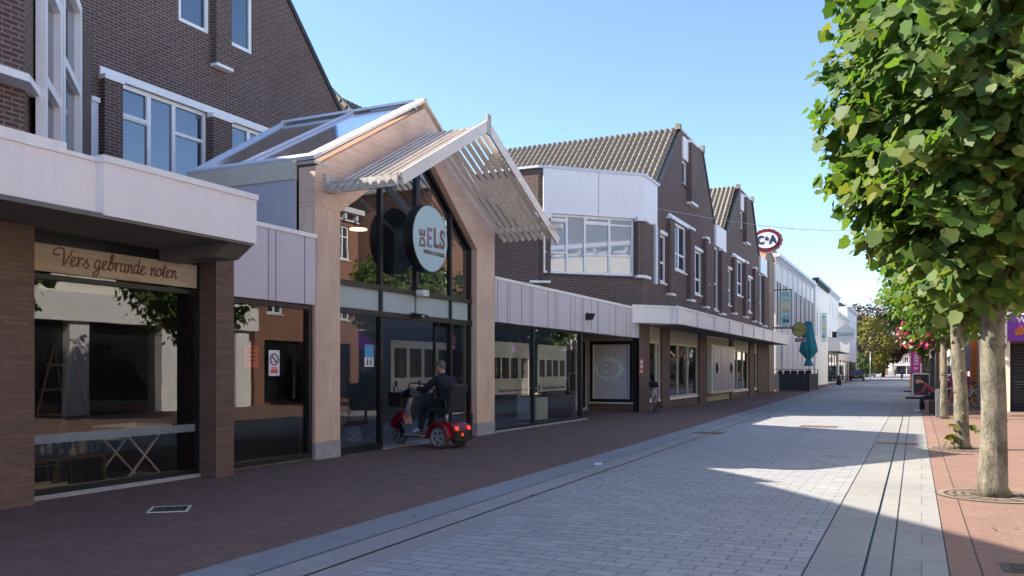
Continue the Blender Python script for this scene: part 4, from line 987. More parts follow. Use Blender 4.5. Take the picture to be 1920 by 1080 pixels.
# exhibition boards with framed pictures
def board(loc, L, z0, z1, pics, label, rz=0, txt=True, size=(.42, .62), zc=None):
    t = thing('exhibition_board', label, 'display board', loc, rz)
    mb = MB(); mb.box(-.02, 0, 0, L, z0, z1); mb.build('panel', 'render_white', t)
    for i, c in enumerate(pics):
        w_, h_ = size; zc_ = zc or (z0 + z1) / 2 + .18
        f_ = MB(); f_.box(0, .015, c - w_ / 2, c + w_ / 2, zc_ - h_ / 2, zc_ + h_ / 2); fr = f_.build('picture', 'interior_dark' if size[0] > .4 else 'dark_frame', t)
        p_ = MB(); p_.ball((.016, c, zc_ + h_ * .18), (.004, w_ * .11, h_ * .09), 8, 5); p_.ball((.015, c, zc_ - h_ * .18), (.004, w_ * .2, h_ * .22), 8, 5); p_.build('portrait', 'wood_dark' if i % 2 else 'soffit', fr)
    if txt:
        text('k', .16, 'navy', face_mat((.004, .1, z0 + .12), (0, 1, 0), (1, 0, 0)), t, 'lettering', .002, bold=.01)
        text('Regio | Kunstencentrum Waalwijk', min(.13, L * .055), 'purple', face_mat((.004, L * .56, z0 + .1), (0, 1, 0), (1, 0, 0)), t, 'lettering', .002)
    return t
def oy(u, x): return onx(u, 700, x)[0]
xa_ = GX - 2.0; ya, yb_2 = oy(734, xa_), oy(842, xa_); zt2, zb2 = onx(785, 640, xa_)[1], onx(785, 737, xa_)[1]; L2 = yb_2 - ya
board((xa_, ya, 0), L2, zb2, zt2, [L2 * k for k in (.14, .39, .64, .89)], 'pale exhibition board of dark portraits seen through the open sliding doors', size=(L2 * .19, (zt2 - zb2) * .55), zc=zb2 + (zt2 - zb2) * .58)
xb_ = GX - .38; ya, yb_2 = oy(922, xb_), oy(992, xb_); zt3, zb3 = onx(960, 642, xb_)[1], onx(960, 739, xb_)[1]
L3 = yb_2 - ya; board((xb_, ya, 0), L3, zb3, zt3, [L3 * k for k in (.12, .34, .58, .86)], 'pale exhibition board of dark portraits in the window right of the portal', size=(L3 * .17, .52), zc=1.5)
ya, yb_2 = oy(1008, xb_ - .05), oy(1062, xb_ - .05)
L3 = yb_2 - ya; board((xb_ - .05, ya, 0), L3, zb3 + .02, zt3, [L3 * k for k in (.14, .38, .60, .84)], 'pale exhibition board of white framed photographs in the right hand wing window', size=(L3 * .15, .46), zc=1.5)
t = thing('counter', 'pale reception counter low behind the right hand wing window', 'counter', (GX - .75, 22.2, 0))
mb = MB(); mb.box(-.6, .0, -.35, .45, .05, .68); mb.build('body', 'film_green', t); mb = MB(); mb.box(-.65, .05, -.4, .5, .92, .95); mb.build('top', 'cream', t)
mb = MB(); [mb.box(-.6, -.55, s, s + .05, .68, .92) for s in (-.3, .35)]; mb.build('support', 'silver', t)

# warm pendant lamp inside the gable glass
y_, z_ = onx(672, 431, GX - 1.0)
t = thing('pendant_lamp', 'lit flat round pendant lamp behind the left gable glass', 'lamp', (GX - 1.0, y_, z_))
mb = MB(); mb.lathe([(.17, 0), (.17, .02)], (0, 0, 0), n=28); mb.build('disc', 'lamp_glow', t); mb = MB(); mb.lathe([(.175, .02), (.15, .04)], (0, 0, 0), n=28); mb.build('shade', 'sign_white', t); mb = MB(); mb.tube([(0, 0, .05), (0, 0, 1.0)], .006, 5); mb.build('cord', 'dark_frame', t)

# ---------------------------------------------------------------- white houses farther along on the left
def house(name, label, x, y0, y1, z, mat, side=1, depth=9, storeys=2, nw=4, cornice='trim_cool', roof=None, shop=None, ww=.95, wh=1.6, gable=0, frame='white_trim', z1=3.3, pil=0, shut=None, face=None, group=None):
    """side=1: left of the street (facade faces +x), -1: right of it"""
    W_ = Wall((x, 0), (0, 1)) if side > 0 else Wall((x, 0), (0, -1))
    A = (lambda y: y) if side > 0 else (lambda y: -y)
    t = thing(name, label, 'building', (x, (y0 + y1) / 2, 0))
    aa, bb = (y0, y1) if side > 0 else (-y1, -y0)
    hs = []; pitch = (bb - aa) / nw; sh = (z - z1) / storeys
    for s in range(storeys):
        for i in range(nw):
            c = aa + pitch * (i + .5); h0 = z1 + sh * s + sh * .18; hs.append((c - ww / 2, c + ww / 2, h0, min(h0 + wh, z1 + sh * (s + 1) - .25)))
    top = [(aa, z), (bb, z)] if not gable else [(aa, z), ((aa + bb) / 2, z + gable), (bb, z)]
    g0 = [(aa + .6, bb - .6, .1, z1 - .6)] if shop else []
    mb = MB(); W_.skin(mb, top, 0, hs + g0, .15)
    E0 = Wall((x - side * depth, y0), (1, 0)) if side > 0 else Wall((x, y0), (1, 0))
    E1 = Wall((x, y1), (-1, 0)) if side > 0 else Wall((x + depth, y1), (-1, 0))
    E0.skin(mb, [(0, z), (depth, z)], 0); E1.skin(mb, [(0, z), (depth, z)], 0)
    part(mb, 'wall', mat, t)
    for a, b, c, d in hs:
        win(W_, t, a, b, c, d, depth=.12, cols=((a + b) / 2,) if ww > .9 else (), rows=[c + (d - c) * .68], fw=.08, frame=frame, sill='stone_white')
        if shut:
            mb = MB(); [W_.bx(mb, q0, q0 + .3, c, d, .0, .05) for q0 in (a - .33, b + .03)]; part(mb, 'shutter', shut, t)
    if shop:
        win(W_, t, *g0[0], depth=.14, cols=[g0[0][0] + (g0[0][1] - g0[0][0]) * k / 4 for k in (1, 2, 3)], fw=.1, frame=shop, pane='dark_pane', name='shop_window')
    mb = MB(); W_.bx(mb, aa - .1, bb + .1, z - .12, z + .12, -.2, .32); W_.bx(mb, aa, bb, z - .5, z - .42, -.02, .08)
    for i in range(int((bb - aa) / .9)): W_.bx(mb, aa + .3 + i * .9, aa + .45 + i * .9, z - .42, z - .12, 0, .24)
    if not gable: part(mb, 'cornice', cornice, t)
    if pil:
        mb = MB(); [W_.bx(mb, aa + pitch * i - .14, aa + pitch * i + .14, 0, z - .5, 0, .1) for i in range(1, nw)]; part(mb, 'pilaster', mat, t)
    xa = x - side * depth
    mb = MB()
    if roof and not gable: mb.prism([(x - side * .1, y0, z + .1), (x - side * depth / 2, y0, z + 2.2), (xa, y0, z + .1)], (0, y1 - y0, 0))
    elif gable:
        mb.prism([(x - side * .02, y0, z), (x - side * .02, (y0 + y1) / 2, z + gable), (x - side * .02, (y0 + y1) / 2, z + gable + .15), (x - side * .02, y0 - .2, z)], (-side * depth, 0, 0))
        mb.prism([(x - side * .02, y1, z), (x - side * .02, (y0 + y1) / 2, z + gable), (x - side * .02, (y0 + y1) / 2, z + gable + .15), (x - side * .02, y1 + .2, z)], (-side * depth, 0, 0))
    else: mb.box(min(x - side * .1, xa), max(x - side * .1, xa), y0 + .05, y1 - .05, z, z + .05)
    part(mb, 'roof', roof or 'seam', t)
    hold(t); return t
h1 = house('white_house', 'long white painted house with cornice and brown shutters beside the teal parasol', -9.1, 61.0, 84, 9.4, 'render_white', nw=8, roof='tile_red', z1=3.6, shut='wood_dark', pil=1, storeys=1, wh=3.0, cornice='trim_cool', depth=4.2)
mb = MB(); mb.box(-10.3, -9.55, 61.6, 62.6, 9.4, 10.9); o = part(mb, 'chimney', 'brick_red', h1); mb = MB(); mb.box(-10.38, -9.47, 61.5, 62.7, 10.9, 11.0); mb.build('chimney_cap', 'dark_frame', o)
hold(h1)
t = thing('brick_gable_house', 'narrow rough buff brick side wall between the dark corner shop and the white house', 'building', (-9.6, 59, 0))
W_ = Wall((-9.15, 0), (0, 1)); mb = MB(); W_.skin(mb, [(56.5, 8.4), (58, 9.6), (60.8, 9.0)], 0); Wall((-15, 56.5), (1, 0)).skin(mb, [(0, 8.4), (5.85, 8.4)], 0)
part(mb, 'wall', 'brick_buff', t); mb = MB(); mb.prism([(-9.1, 56.4, 8.42), (-9.1, 58, 9.65), (-9.1, 60.9, 9.05), (-9.1, 60.9, 8.9), (-9.1, 58, 9.5), (-9.1, 56.4, 8.3)], (-5, 0, 0)); part(mb, 'roof', 'tile_red', t)
mb = MB(); W_.bx(mb, 57.0, 57.12, 0, 8.4, 0, .1); part(mb, 'drainpipe', 'dark_frame', t); hold(t)
house('white_house', 'white house with a black cornice behind the second blue banner', -8.95, 84.2, 96, 10.0, 'render_white', nw=4, cornice='dark_frame', z1=3.6, storeys=1, wh=2.4, depth=4)
house('white_house', 'white house with a tall pale cornice above the hexagonal sign', -9.2, 96.3, 112, 10.3, 'render_white', nw=5, shop='dark_frame', z1=3.9, depth=4)
house('cream_house', 'cream house with a flat white fascia just past the hexagonal sign', -9.2, 112.3, 128, 8.4, 'render_cream', nw=5, shop='dark_frame', depth=5, roof='tile_red')
house('white_house', 'bright white house behind the parked black car', -9.4, 128.3, 147, 10.4, 'render_white', nw=5, shop='dark_frame', depth=7, roof='tile_dark')
house('brick_house', 'red brick house beside the far trees left of the road', -10.6, 185, 205, 6.8, 'brick_red', nw=4, roof='tile_red', shop='white_trim')
t = thing('shop_box', 'blank pale grey box sign above the dark shopfronts under the hexagonal sign', 'canopy', (-8.3, 104, 0))
mb = MB(); mb.box(-9.2, -7.9, 98, 111.5, 3.5, 5.0); part(mb, 'box', 'render_white', t); mb = MB(); mb.box(-9.2, -7.95, 98.1, 111.4, 3.44, 3.5); part(mb, 'soffit', 'soffit', t); hold(t)
# street end
ends = [('brick_house', 'low pink brick house left of the gabled one at the street end', (-19, 262), 12, 7.2, 'brick_red', 2.2),
        ('brick_house', 'gabled pink brick house closing the far end of the street', (-12.5, 255), 8.5, 6.6, 'brick_red', 4.6),
        ('brick_house', 'tall narrow grey brown house at the far end of the street right of the gable', (-3.6, 250), 7, 10.5, 'brick_buff', 2.5),
        ('cream_house', 'cream house at the far end of the street seen over the cyclist', (3.4, 244), 8, 8, 'render_cream', 2.5)]
for nm, lb, (x_, y_), wd, zz, mt, gb in ends:
    t = thing(nm, lb, 'building', (x_, y_, 0)); W_ = Wall((x_ - wd / 2, y_), (1, 0))
    hs = [(a * wd / 4 - .55, a * wd / 4 + .55, z_, z_ + 1.6) for a in (1, 2, 3) for z_ in (3.4,) + ((6.2,) if zz > 8 else ())]
    mb = MB(); W_.skin(mb, [(0, zz), (wd / 2, zz + gb), (wd, zz)], 0, hs + [(.8, wd - .8, .2, 2.7)], .15); part(mb, 'wall', mt, t)
    for h in hs: win(W_, t, *h, depth=.1, cols=((h[0] + h[1]) / 2,), fw=.12)
    win(W_, t, .8, wd - .8, .2, 2.7, depth=.1, cols=(wd / 2,), fw=.15, pane='dark_pane', name='shop_window')
    mb = MB(); W_.bx(mb, .5, wd - .5, 2.75, 3.1, 0, .3); part(mb, 'fascia', 'poster_red' if zz == 7.2 else 'render_white', t)
    mb = MB()
    for s in (0, 1): mb.prism([W_.p(wd * s, zz, .1), W_.p(wd / 2, zz + gb, .1), W_.p(wd / 2, zz + gb + .3, .1), W_.p(wd * s + (.3 if s else -.3), zz + .1, .1)], (0, 8, 0))
    part(mb, 'roof', 'tile_red', t); hold(t)
# right side
xR = 2.6
def rshop():
    t = thing('purple_shop', 'brick shop with a purple fascia and closed dark shutter at the right edge', 'building', (xR, 36, 0))
    yS = 34.2
    W_ = Wall((xR, yS), (1, 0)); WX = Wall((xR, 0), (0, -1))
    hs = [(-a - .5, -a + .5, 4.3, 6.2) for a in (35.6, 38.2, 40.8, 43.4)]; hd = [(-a - .5, -a + .5, 7.2, 8.8) for a in (35.6, 38.2, 40.8, 43.4)]
    mb = MB(); W_.skin(mb, [(0, 10.2), (9, 10.2)], 2.4); WX.skin(mb, [(-45, 10.2), (-yS, 10.2)], 3.2, hs + hd, .15); part(mb, 'wall', 'brick_red', t)
    for h in hs + hd: win(WX, t, *h, depth=.12, cols=((h[0] + h[1]) / 2,), rows=[h[3] - .6], fw=.1, pane='bay_glass', sill='stone_white')
    mb = MB(); WX.bx(mb, -45, -yS, 9.9, 10.3, 0, .35); W_.bx(mb, 0, 9, 9.9, 10.3, 0, .3); part(mb, 'cornice', 'stone_white', t)
    mb = MB(); mb.box(xR, xR + .16, yS - .12, yS + .3, 0, 2.45); part(mb, 'corner_pillar', 'render_cream', t)
    mb = MB(); mb.box(xR + .05, xR + 6, yS - .2, yS, 2.45, 3.35); o = part(mb, 'fascia', 'purple', t)
    mb = MB(); mb.box(xR - .2, xR, yS - .2, 44.5, 2.45, 3.35); part(mb, 'side_fascia', 'purple', t)
    mb = MB(); mb.box(xR - .22, xR + .06, yS - .25, yS - .2, 2.4, 3.4); mb.box(xR + .05, xR + 6, yS - .22, yS, 3.35, 3.46); part(mb, 'fascia_edge', 'white_trim', t)
    mb = MB()
    for i in range(24): mb.prism([(xR + .16, yS + .15, .05 + i * .1), (xR + .16, yS + .12, .1 + i * .1), (xR + .16, yS + .15, .145 + i * .1)], (5.5, 0, 0))
    part(mb, 'shutter', 'dark_frame', t)
    mb = MB(); WX.bx(mb, -44.5, -yS - .3, 0, 2.45, -.3, -.1); part(mb, 'shop_glass', 'dark_pane', t)
    mb = MB(); [WX.bx(mb, -a, -a + .12, 0, 2.45, -.1, .02) for a in (35.5, 38, 40.5, 43, 44.5)]; part(mb, 'shop_frame', 'cream', t)
    text('WINKEL', .26, 'sign_white', face_mat((xR + .36, yS - .21, 3.17), (1, 0, 0), (0, -1, 0)), t, 'lettering', .004, align='LEFT', bold=.008)
    mb = MB()
    for i in range(6):
        a_ = R(200 - i * 22); mb.tube([(xR + .60 + .05 * math.cos(a_), yS - .215, 2.70 + .05 * math.sin(a_)), (xR + .60 + .32 * math.cos(a_), yS - .22, 2.70 + .22 * math.sin(a_) + .05)], [.015, .035], 6)
    part(mb, 'emblem', 'orange', t)
    text('WINKEL  KLEDING', .5, 'sign_white', face_mat((xR - .21, 38.5, 2.9), (0, -1, 0), (-1, 0, 0)), t, 'lettering', .004)
    mb = MB(); mb.box(xR, xR + 9, yS, 45, 10.15, 10.2); part(mb, 'roof', 'seam', t)
    hold(t)
rshop()
house('cream_shop', 'cream shop behind the trees on the right beyond the purple one', 2.6, 45.2, 60, 7.5, 'render_cream', -1, nw=5, shop='dark_frame', storeys=1, wh=1.9)
house('brick_house', 'red brick house farther along the right hand side of the street', 2.4, 60.2, 80, 8.5, 'brick_red', -1, nw=6, shop='dark_frame')
house('cream_house', 'cream house far along the right hand side behind the tree row', 2.2, 80.2, 120, 8, 'render_cream', -1, nw=9, shop='dark_frame')
house('brick_house', 'farthest red brick house on the right hand side of the street', 2.0, 120.2, 200, 7, 'brick_red', -1, nw=12, shop='dark_frame')
# opposite the shops, seen only mirrored in the glass
h = house('white_shop', 'white rendered shop with wide dark openings, mirrored in the left shop windows', 6.6, 6.5, 26.5, 8.3, 'render_cream', -1, nw=7, storeys=1, z1=3.9, roof=None, wh=2.0, ww=1.3)
mb = MB(); mb.mesh([(6.3, 6.2, 8.4), (6.3, 26.8, 8.4), (16, 26.8, 8.4), (16, 6.2, 8.4), (9, 18.5, 10.9), (9, 21, 10.9)], [(0, 4, 3), (1, 2, 5), (0, 1, 5, 4), (3, 4, 5, 2)]); part(mb, 'hip_roof', 'tile_brown', h)
mb = MB(); W_ = Wall((6.6, 0), (0, -1))
for a in (26, 22.4, 18.8, 15.2, 11.6, 8): W_.bx(mb, -a, -a + .7, 0, 3.0, 0, .35)
part(mb, 'column', 'render_white', h)
mb = MB(); W_.bx(mb, -26.4, -6.6, 3.0, 3.9, 0, .5); part(mb, 'fascia', 'white_panel', h)
mb = MB()
for a in (26, 22.4, 18.8, 15.2, 11.6): W_.bx(mb, -a + .7, -a + 3.6, .0, 3.0, 0, .03)
part(mb, 'shopfront', 'dark_pane', h); hold(h)
house('brick_house', 'red brick house beside the white rendered shop, mirrored in the glass', 6.6, 26.7, 34, 9, 'brick_red', -1, nw=3, shop='dark_frame', frame='white_trim')
house('brick_house', 'red brick house behind the viewpoint across the street', 6.6, -12, 6.3, 9, 'brick_red', -1, nw=6, shop='white_trim')

# ---------------------------------------------------------------- banners and hanging signs on the left
def banner(u0, u1, v0, v1, y, label, cells, bar=True):
    xa, z1_ = ony(u0, v0, y); xb, z0_ = ony(u1, v1, y)
    w_ = xb - xa; t = thing('banner', label, 'banner', (xa, y, z0_))
    h_ = z1_ - z0_; n = len(cells); 
    sp = [(0, .28, 'banner_teal'), (.28, .62, 'banner_sand'), (.62, 1, 'banner_teal')]
    mb = MB(); idx = []
    for i, (a, b, m) in enumerate(sp): mb.box(0, w_, -.015, .015, h_ * (1 - b), h_ * (1 - a)); idx += [0 if m == 'banner_teal' else 1] * 6
    o = mb.build('cloth', ['banner_teal', 'banner_sand'], t); o.data.polygons.foreach_set('material_index', idx)
    for s, k, sz, m in cells: text(s, sz * w_, m, face_mat((w_ * .52, -.02, h_ * (1 - k)), (1, 0, 0), (0, -1, 0)), t, 'lettering', .003, bold=.01 if sz > .4 else 0)
    mb = MB(); [mb.bar((-(xa + 9.2) - .1, 0, z), (w_ + .1, 0, z), .06) for z in (h_ + .12, -.12)]; mb.build('rail', 'dark_frame', t)
    return t
cells = [('WOON', .05, .2, 'sign_text'), ('WINKEL', .12, .2, 'sign_text'), ('KAVEL', .27, .2, 'sign_text'), ('84', .40, .62, 'sign_white'), ('WOON', .53, .2, 'sign_text'), ('WINKEL', .60, .2, 'sign_text'), ('KAVEL', .73, .2, 'sign_text'), ('84', .87, .62, 'seam')]
banner(1463, 1483, 547, 610, 60.5, 'larger pale blue and sand banner reading 84 nearest the dark brick corner', cells)
banner(1535, 1549, 591, 637, 90, 'smaller blue banner reading 84 beyond the teal parasol', cells)
x_, z_ = ony(1499, 618, 59)
t = thing('cafe_sign', 'round green hanging cafe sign with black rim over a small KOFFIE plate', 'sign', (x_, 59, z_))
mb = MB(); mb.lathe([(.48, -.05), (.48, .05)], (0, 0, 0), 'Y', 32); mb.build('rim', 'dark_frame', t)
mb = MB(); mb.lathe([(.43, 0), (.43, .07)], (0, 0, 0), (0, -1, 0), 32); mb.build('face', 'sign_gold', t)
text('BROOD', .3, 'leaf_text', face_mat((0, -.08, -.02), (1, 0, 0), (0, -1, 0)), t, 'lettering', .003, sx=.85)
mb = MB(); mb.box(-.3, .42, -.03, .03, -.82, -.55); p_ = mb.build('plate', 'poster_pink', t); text('KOFFIE', .21, 'sign_red', face_mat((.06, -.04, -.69), (1, 0, 0), (0, -1, 0)), p_, 'lettering', .003)
mb = MB(); mb.bar((-1.6, .02, .1), (-.48, .02, .1), .05); mb.bar((0, .02, -.55), (0, .02, -.45), .03); mb.build('bracket', 'dark_frame', t)
x_, z_ = ony(1586, 627, 92); x_ = min(x_, -6.6)
t = thing('hexagon_sign', 'white hexagonal hanging sign reading CLOUS', 'sign', (x_, 92, z_))
hx = [(-1.45, 0), (-1.45, 0)]; hp = [(-1.35, -.45), (-1.35, .45), (0, 1.05), (1.35, .45), (1.35, -.45), (0, -1.05)]
hp = [(a * .62, b * .98) for a, b in hp]
mb = MB(); mb.prism([(a, -.08, b) for a, b in hp], (0, .16, 0)); mb.build('panel', 'sign_white', t)
mb = MB(); [mb.bar((hp[i][0], -.09, hp[i][1]), (hp[(i + 1) % 6][0], -.09, hp[(i + 1) % 6][1]), .04) for i in range(6)]; mb.build('rim', 'trim_cool', t)
text('CLOUS', .44, 'navy', face_mat((0, -.1, 0), (1, 0, 0), (0, -1, 0)), t, 'lettering', .004)
mb = MB(); mb.box(-1.3, -.85, -.05, .05, -.3, .3); mb.build('bracket', 'dark_frame', t)
# parasol
pg = ong(1516, 733); pz = ony(1514, 612, pg.y)[1]
t = thing('parasol', 'closed teal parasol tied on its pole beside the terrace screen', 'parasol', (pg.x, pg.y, 0))
mb = MB(); mb.lathe([(.03, 0), (.03, 2.6)], (0, 0, 0), n=10); mb.build('pole', 'zinc', t, True)
vs = []; fs = []; H0 = 1.75; prof_ = [(H0 - .02, .42), (H0 + .35, .25), (H0 + .45, .2), (H0 + 1.0, .75), (H0 + 1.3, .7), (H0 + 2.4, .42), (H0 + 3.1, .22), (pz, .04)]
for z, r in prof_:
    for k in range(32): a = 2 * math.pi * k / 32; rr = r * .75 * (1 + .16 * math.cos(8 * a + z)); vs.append((rr * math.cos(a), rr * math.sin(a), z))
for j in range(len(prof_) - 1):
    for k in range(32): fs.append((j * 32 + k, j * 32 + (k + 1) % 32, (j + 1) * 32 + (k + 1) % 32, (j + 1) * 32 + k))
mb = MB(); mb.mesh(vs, fs); mb.build('canopy', 'teal_cloth', t, True)
mb = MB(); mb.lathe([(.17, H0 + .38), (.17, H0 + .43)], (0, 0, 0), n=16); mb.build('tie', 'teal_cloth', t); mb = MB(); mb.box(-.35, .35, -.35, .35, 0, .07); mb.build('base', 'concrete', t)
# terrace screen
t = thing('terrace_screen', 'dark fabric terrace windscreen with railing in front of the white house', 'screen', (-8.6, 61.6, 0))
for a, b in (((-9.3, 60.9), (-6.9, 60.9)), ((-6.9, 60.9), (-6.9, 66.5))):
    mb = MB(); mb.bar((*a, .62), (*b, .62), .03, 1.1); part(mb, 'fabric_panel', 'screen_cloth', t)
    mb = MB(); mb.bar((*a, 1.5), (*b, 1.5), .04); mb.bar((*a, 1.22), (*b, 1.22), .03); mb.bar((*a, 0), (*a, 1.5), .05); mb.bar((*b, 0), (*b, 1.5), .05); part(mb, 'rail', 'dark_frame', t)
hold(t)
random.seed(11)
for i in range(5):
    x_ = -9.0 + .48 * i; t = thing('terrace_chair', ['first', 'second', 'third', 'fourth', 'fifth'][i] + ' dark chair from the left behind the terrace windscreen', 'chair', (x_, 62.0 + .2 * (i % 2), 0), 0, 'chairs behind the terrace windscreen')
    mb = MB(); mb.box(-.2, .2, -.2, .2, .75, .79); mb.build('seat', 'black_plastic', t); mb = MB(); mb.box(-.2, .2, .18, .22, .8, 1.42); mb.build('backrest', 'black_plastic', t)
    for sx_ in (-1, 1):
        for sy_ in (-1, 1): mb = MB(); mb.bar((sx_ * .18, sy_ * .18, 0), (sx_ * .18, sy_ * .18, .76), .03); mb.build('leg', 'zinc', t)
# overhead cable
p0 = Vector((XF + .02, *onx(1232, 391, XF + .02))); p1 = Vector((2.7, 47, 9.2))
mb = MB(); mb.tube([p0.lerp(p1, k / 16) - Vector((0, 0, .9 * math.sin(math.pi * k / 16))) for k in range(17)], .012, 5)
tag(mb.build('cable', 'zinc'), 'thin cable strung across the street from the brick corner to the trees', 'cable')

# ---------------------------------------------------------------- trees
LOBED = [(0, 0), (.30, -.08), (.54, .18), (.47, .40), (.52, .64), (.30, .76), (0, 1.04)]
def leaves(name, mat, parent, pos, out, size, seed, droop=.5, lobed=True):
    """pos: (n,3) positions, out: (n,3) outward directions; two half blades folded along the midrib"""
    rs = np.random.RandomState(seed); n = len(pos)
    up = np.array([0, 0, 1.]); nrm = out * .55 + up * .65 + rs.normal(0, .42, (n, 3)); nrm /= np.linalg.norm(nrm, axis=1)[:, None]
    d = out * .8 - up * droop + rs.normal(0, .45, (n, 3)); d -= nrm * (d * nrm).sum(1)[:, None]; d /= np.linalg.norm(d, axis=1)[:, None] + 1e-9
    s_ = np.cross(d, nrm); sz = size * rs.uniform(.5, 1.25, n)
    L = np.array(LOBED) if lobed else np.array([(0, 0), (.42, .3), (.3, .8), (0, 1)])
    k = len(L); pts = []
    for sg_ in (1, -1):
        for (a, b) in L: pts.append((sg_ * a, b, -.30 * abs(a) ** 1.5 - .30 * b * b + (.09 if a > .5 else -.02)))
    pts = np.array(pts); keep = [i for i in range(2 * k) if not (i >= k and L[i - k][0] == 0)]
    V = pos[:, None, :] + sz[:, None, None] * (pts[keep][None, :, 0:1] * s_[:, None, :] + pts[keep][None, :, 1:2] * d[:, None, :] + pts[keep][None, :, 2:3] * nrm[:, None, :])
    m = len(keep); V = V.reshape(-1, 3).astype('f')
    f1 = list(range(k)); mirror = {0: 0, k - 1: k - 1}; c = k
    for i in range(1, k - 1): mirror[i] = c; c += 1
    f2 = [mirror[i] for i in reversed(range(k))]
    li = np.concatenate([np.array(f1 + f2)[None, :] + m * np.arange(n)[:, None]]).reshape(-1)
    me = bpy.data.meshes.new(name); me.vertices.add(len(V)); me.vertices.foreach_set('co', V.reshape(-1))
    me.loops.add(len(li)); me.loops.foreach_set('vertex_index', li.astype('i'))
    me.polygons.add(2 * n); me.polygons.foreach_set('loop_start', np.arange(0, 2 * n * k, k, dtype='i')); me.update(calc_edges=True)
    me.uv_layers.new(name='UVMap'); me.materials.append(M[mat])
    o = bpy.data.objects.new(name, me); COL.objects.link(o); o.parent = parent; return o
def limbs(mb, base, ends, r0, rs):
    for e_ in ends:
        e_ = Vector(e_); b = Vector(base); m_ = b.lerp(e_, .5) + Vector((rs.normal(0, .1), rs.normal(0, .1), .12)); mb.tube([b, m_, e_], [r0, r0 * .6, r0 * .15], 6)
def street_tree(x, y, label, seed, nclump, nleaf, size, R0=(1.6, 2.1), z0=2.35, z1=6.8, r=.155, lean=(0, 0), mat='leaf_lime', grate=True):
    t = thing('street_tree', label, 'tree', (x, y, 0), 0, 'street trees along the right hand pavement'); rs = np.random.RandomState(seed)
    mb = MB(); lx, ly = lean
    hs = [0, .12, .5, 1.0, 1.6, 2.2, 2.8]; rr = [1.25, 1.05, .95, .88, .85, .8, .75]
    mb.tube([(lx * (h / 2.8) ** 1.4 + rs.normal(0, .008), ly * h / 2.8 + rs.normal(0, .008), h) for h in hs], [r * q for q in rr], 14)
    ends = [(rs.uniform(-.9, .9) * R0[0], rs.uniform(-.8, .8) * R0[1], rs.uniform(3.2, z1 - .5)) for _ in range(16)]
    limbs(mb, (lx, ly, 2.7), ends, r * .45, rs)
    for _ in range(9):
        a = rs.uniform(0, 6.28); h = rs.uniform(.4, 2.3); mb.ball((lx * (h / 2.8) ** 1.4 + r * .85 * math.cos(a), r * .85 * math.sin(a), h), (.03, .03, .035), 8, 5)
    mb.build('trunk', 'bark', t, True)
    P = []; O = []
    zc = (z0 + z1) / 2; hz = (z1 - z0) / 2
    for _ in range(nclump):
        v = rs.normal(0, 1, 3); v /= np.linalg.norm(v); k = rs.uniform(.45, 1.0) ** .6
        zrel = v[2] * k
        c = np.array([v[0] * k * R0[0], v[1] * k * R0[1], zc + zrel * hz])
        # squarer, clipped lower edge
        q = 1 - .30 * max(0, -zrel) ** 2; c[0] *= q; c[1] *= q
        m = max(4, int(rs.normal(nleaf, nleaf * .3))); o_ = v * np.array([1, 1, .25]); o_ /= np.linalg.norm(o_)
        t_ = rs.uniform(-.5, 1, m)[:, None]; 
        pp = c + o_ * t_ * .34 * rs.uniform(.6, 1.5) + np.clip(rs.normal(0, 1, (m, 3)), -1.6, 1.6) * np.array([.15, .15, .085]); P.append(pp); O.append(np.repeat(o_[None], m, 0) + rs.normal(0, .35, (m, 3)))
    if seed == 1:   # outer shoots reaching left of the clipped crown
        for (ax_, az_, ln_) in ((-1.42, 5.3, .55), (-1.4, 4.75, .7), (-1.4, 4.45, .5), (-1.35, 3.95, .6), (-1.25, 3.5, .4), (-1.0, 6.0, .6), (-1.25, 5.6, .4), (-1.2, 3.05, .3)):
            for q in range(4):
                c = np.array([ax_ - ln_ * (q / 3 - .35), rs.uniform(-.3, .1), az_ - .1 * q * ln_]); P.append(c + np.clip(rs.normal(0, 1, (14, 3)), -1.5, 1.5) * [.10, .14, .07]); O.append(np.repeat([[-.8, -.3, .1]], 14, 0) + rs.normal(0, .3, (14, 3)))
    cs = [p.mean(0) for p in P]; tw = MB()
    for c in cs[::(3 if seed < 3 else 8)]:
        b = np.array([c[0] * .45, c[1] * .45, c[2] - .25]); tw.tube([tuple(b), tuple((b + c) / 2 + [0, 0, .05]), tuple(c * [1.03, 1.03, 1])], [.014, .009, .004], 4)
    tw.build('twigs', 'wood_dark', t)
    P = np.concatenate(P); O = np.concatenate(O); O /= np.linalg.norm(O, axis=1)[:, None]
    leaves('crown', mat, t, P, O, size, seed)
    return t
T = [(.74, 11.25, 'nearest street tree with a pale knobbly trunk and big lime green leaves', 1, 700, 23, .152, (1.5, 2.05), (-.02, 0)),
     (.68, 17.7, 'second street tree from the camera, thin pale trunk leaning left with shoots at its foot', 2, 560, 22, .125, (1.42, 2.1), (-.14, 0)),
     (.6, 28.5, 'third street tree from the camera, shaded trunk right behind the seated man', 3, 420, 18, .15, (1.5, 2.3), (0, 0)),
     (.5, 35.5, 'fourth street tree from the camera, standing just beyond the bench', 4, 300, 16, .17, (1.5, 2.3), (0, 0)),
     (.42, 42.5, 'fifth street tree from the camera, between the bench and the advertising board', 5, 220, 14, .2, (1.5, 2.3), (0, 0)),
     (.3, 52, 'sixth street tree from the camera, half hidden by the nearer crowns', 6, 140, 10, .28, (1.5, 2.4), (0, 0)),
     (.2, 64, 'seventh street tree from the camera, near the purple flag', 7, 120, 10, .3, (1.5, 2.4), (0, 0)),
     (.05, 80, 'farthest small street tree in the right hand row', 8, 110, 9, .34, (1.5, 2.4), (0, 0))]
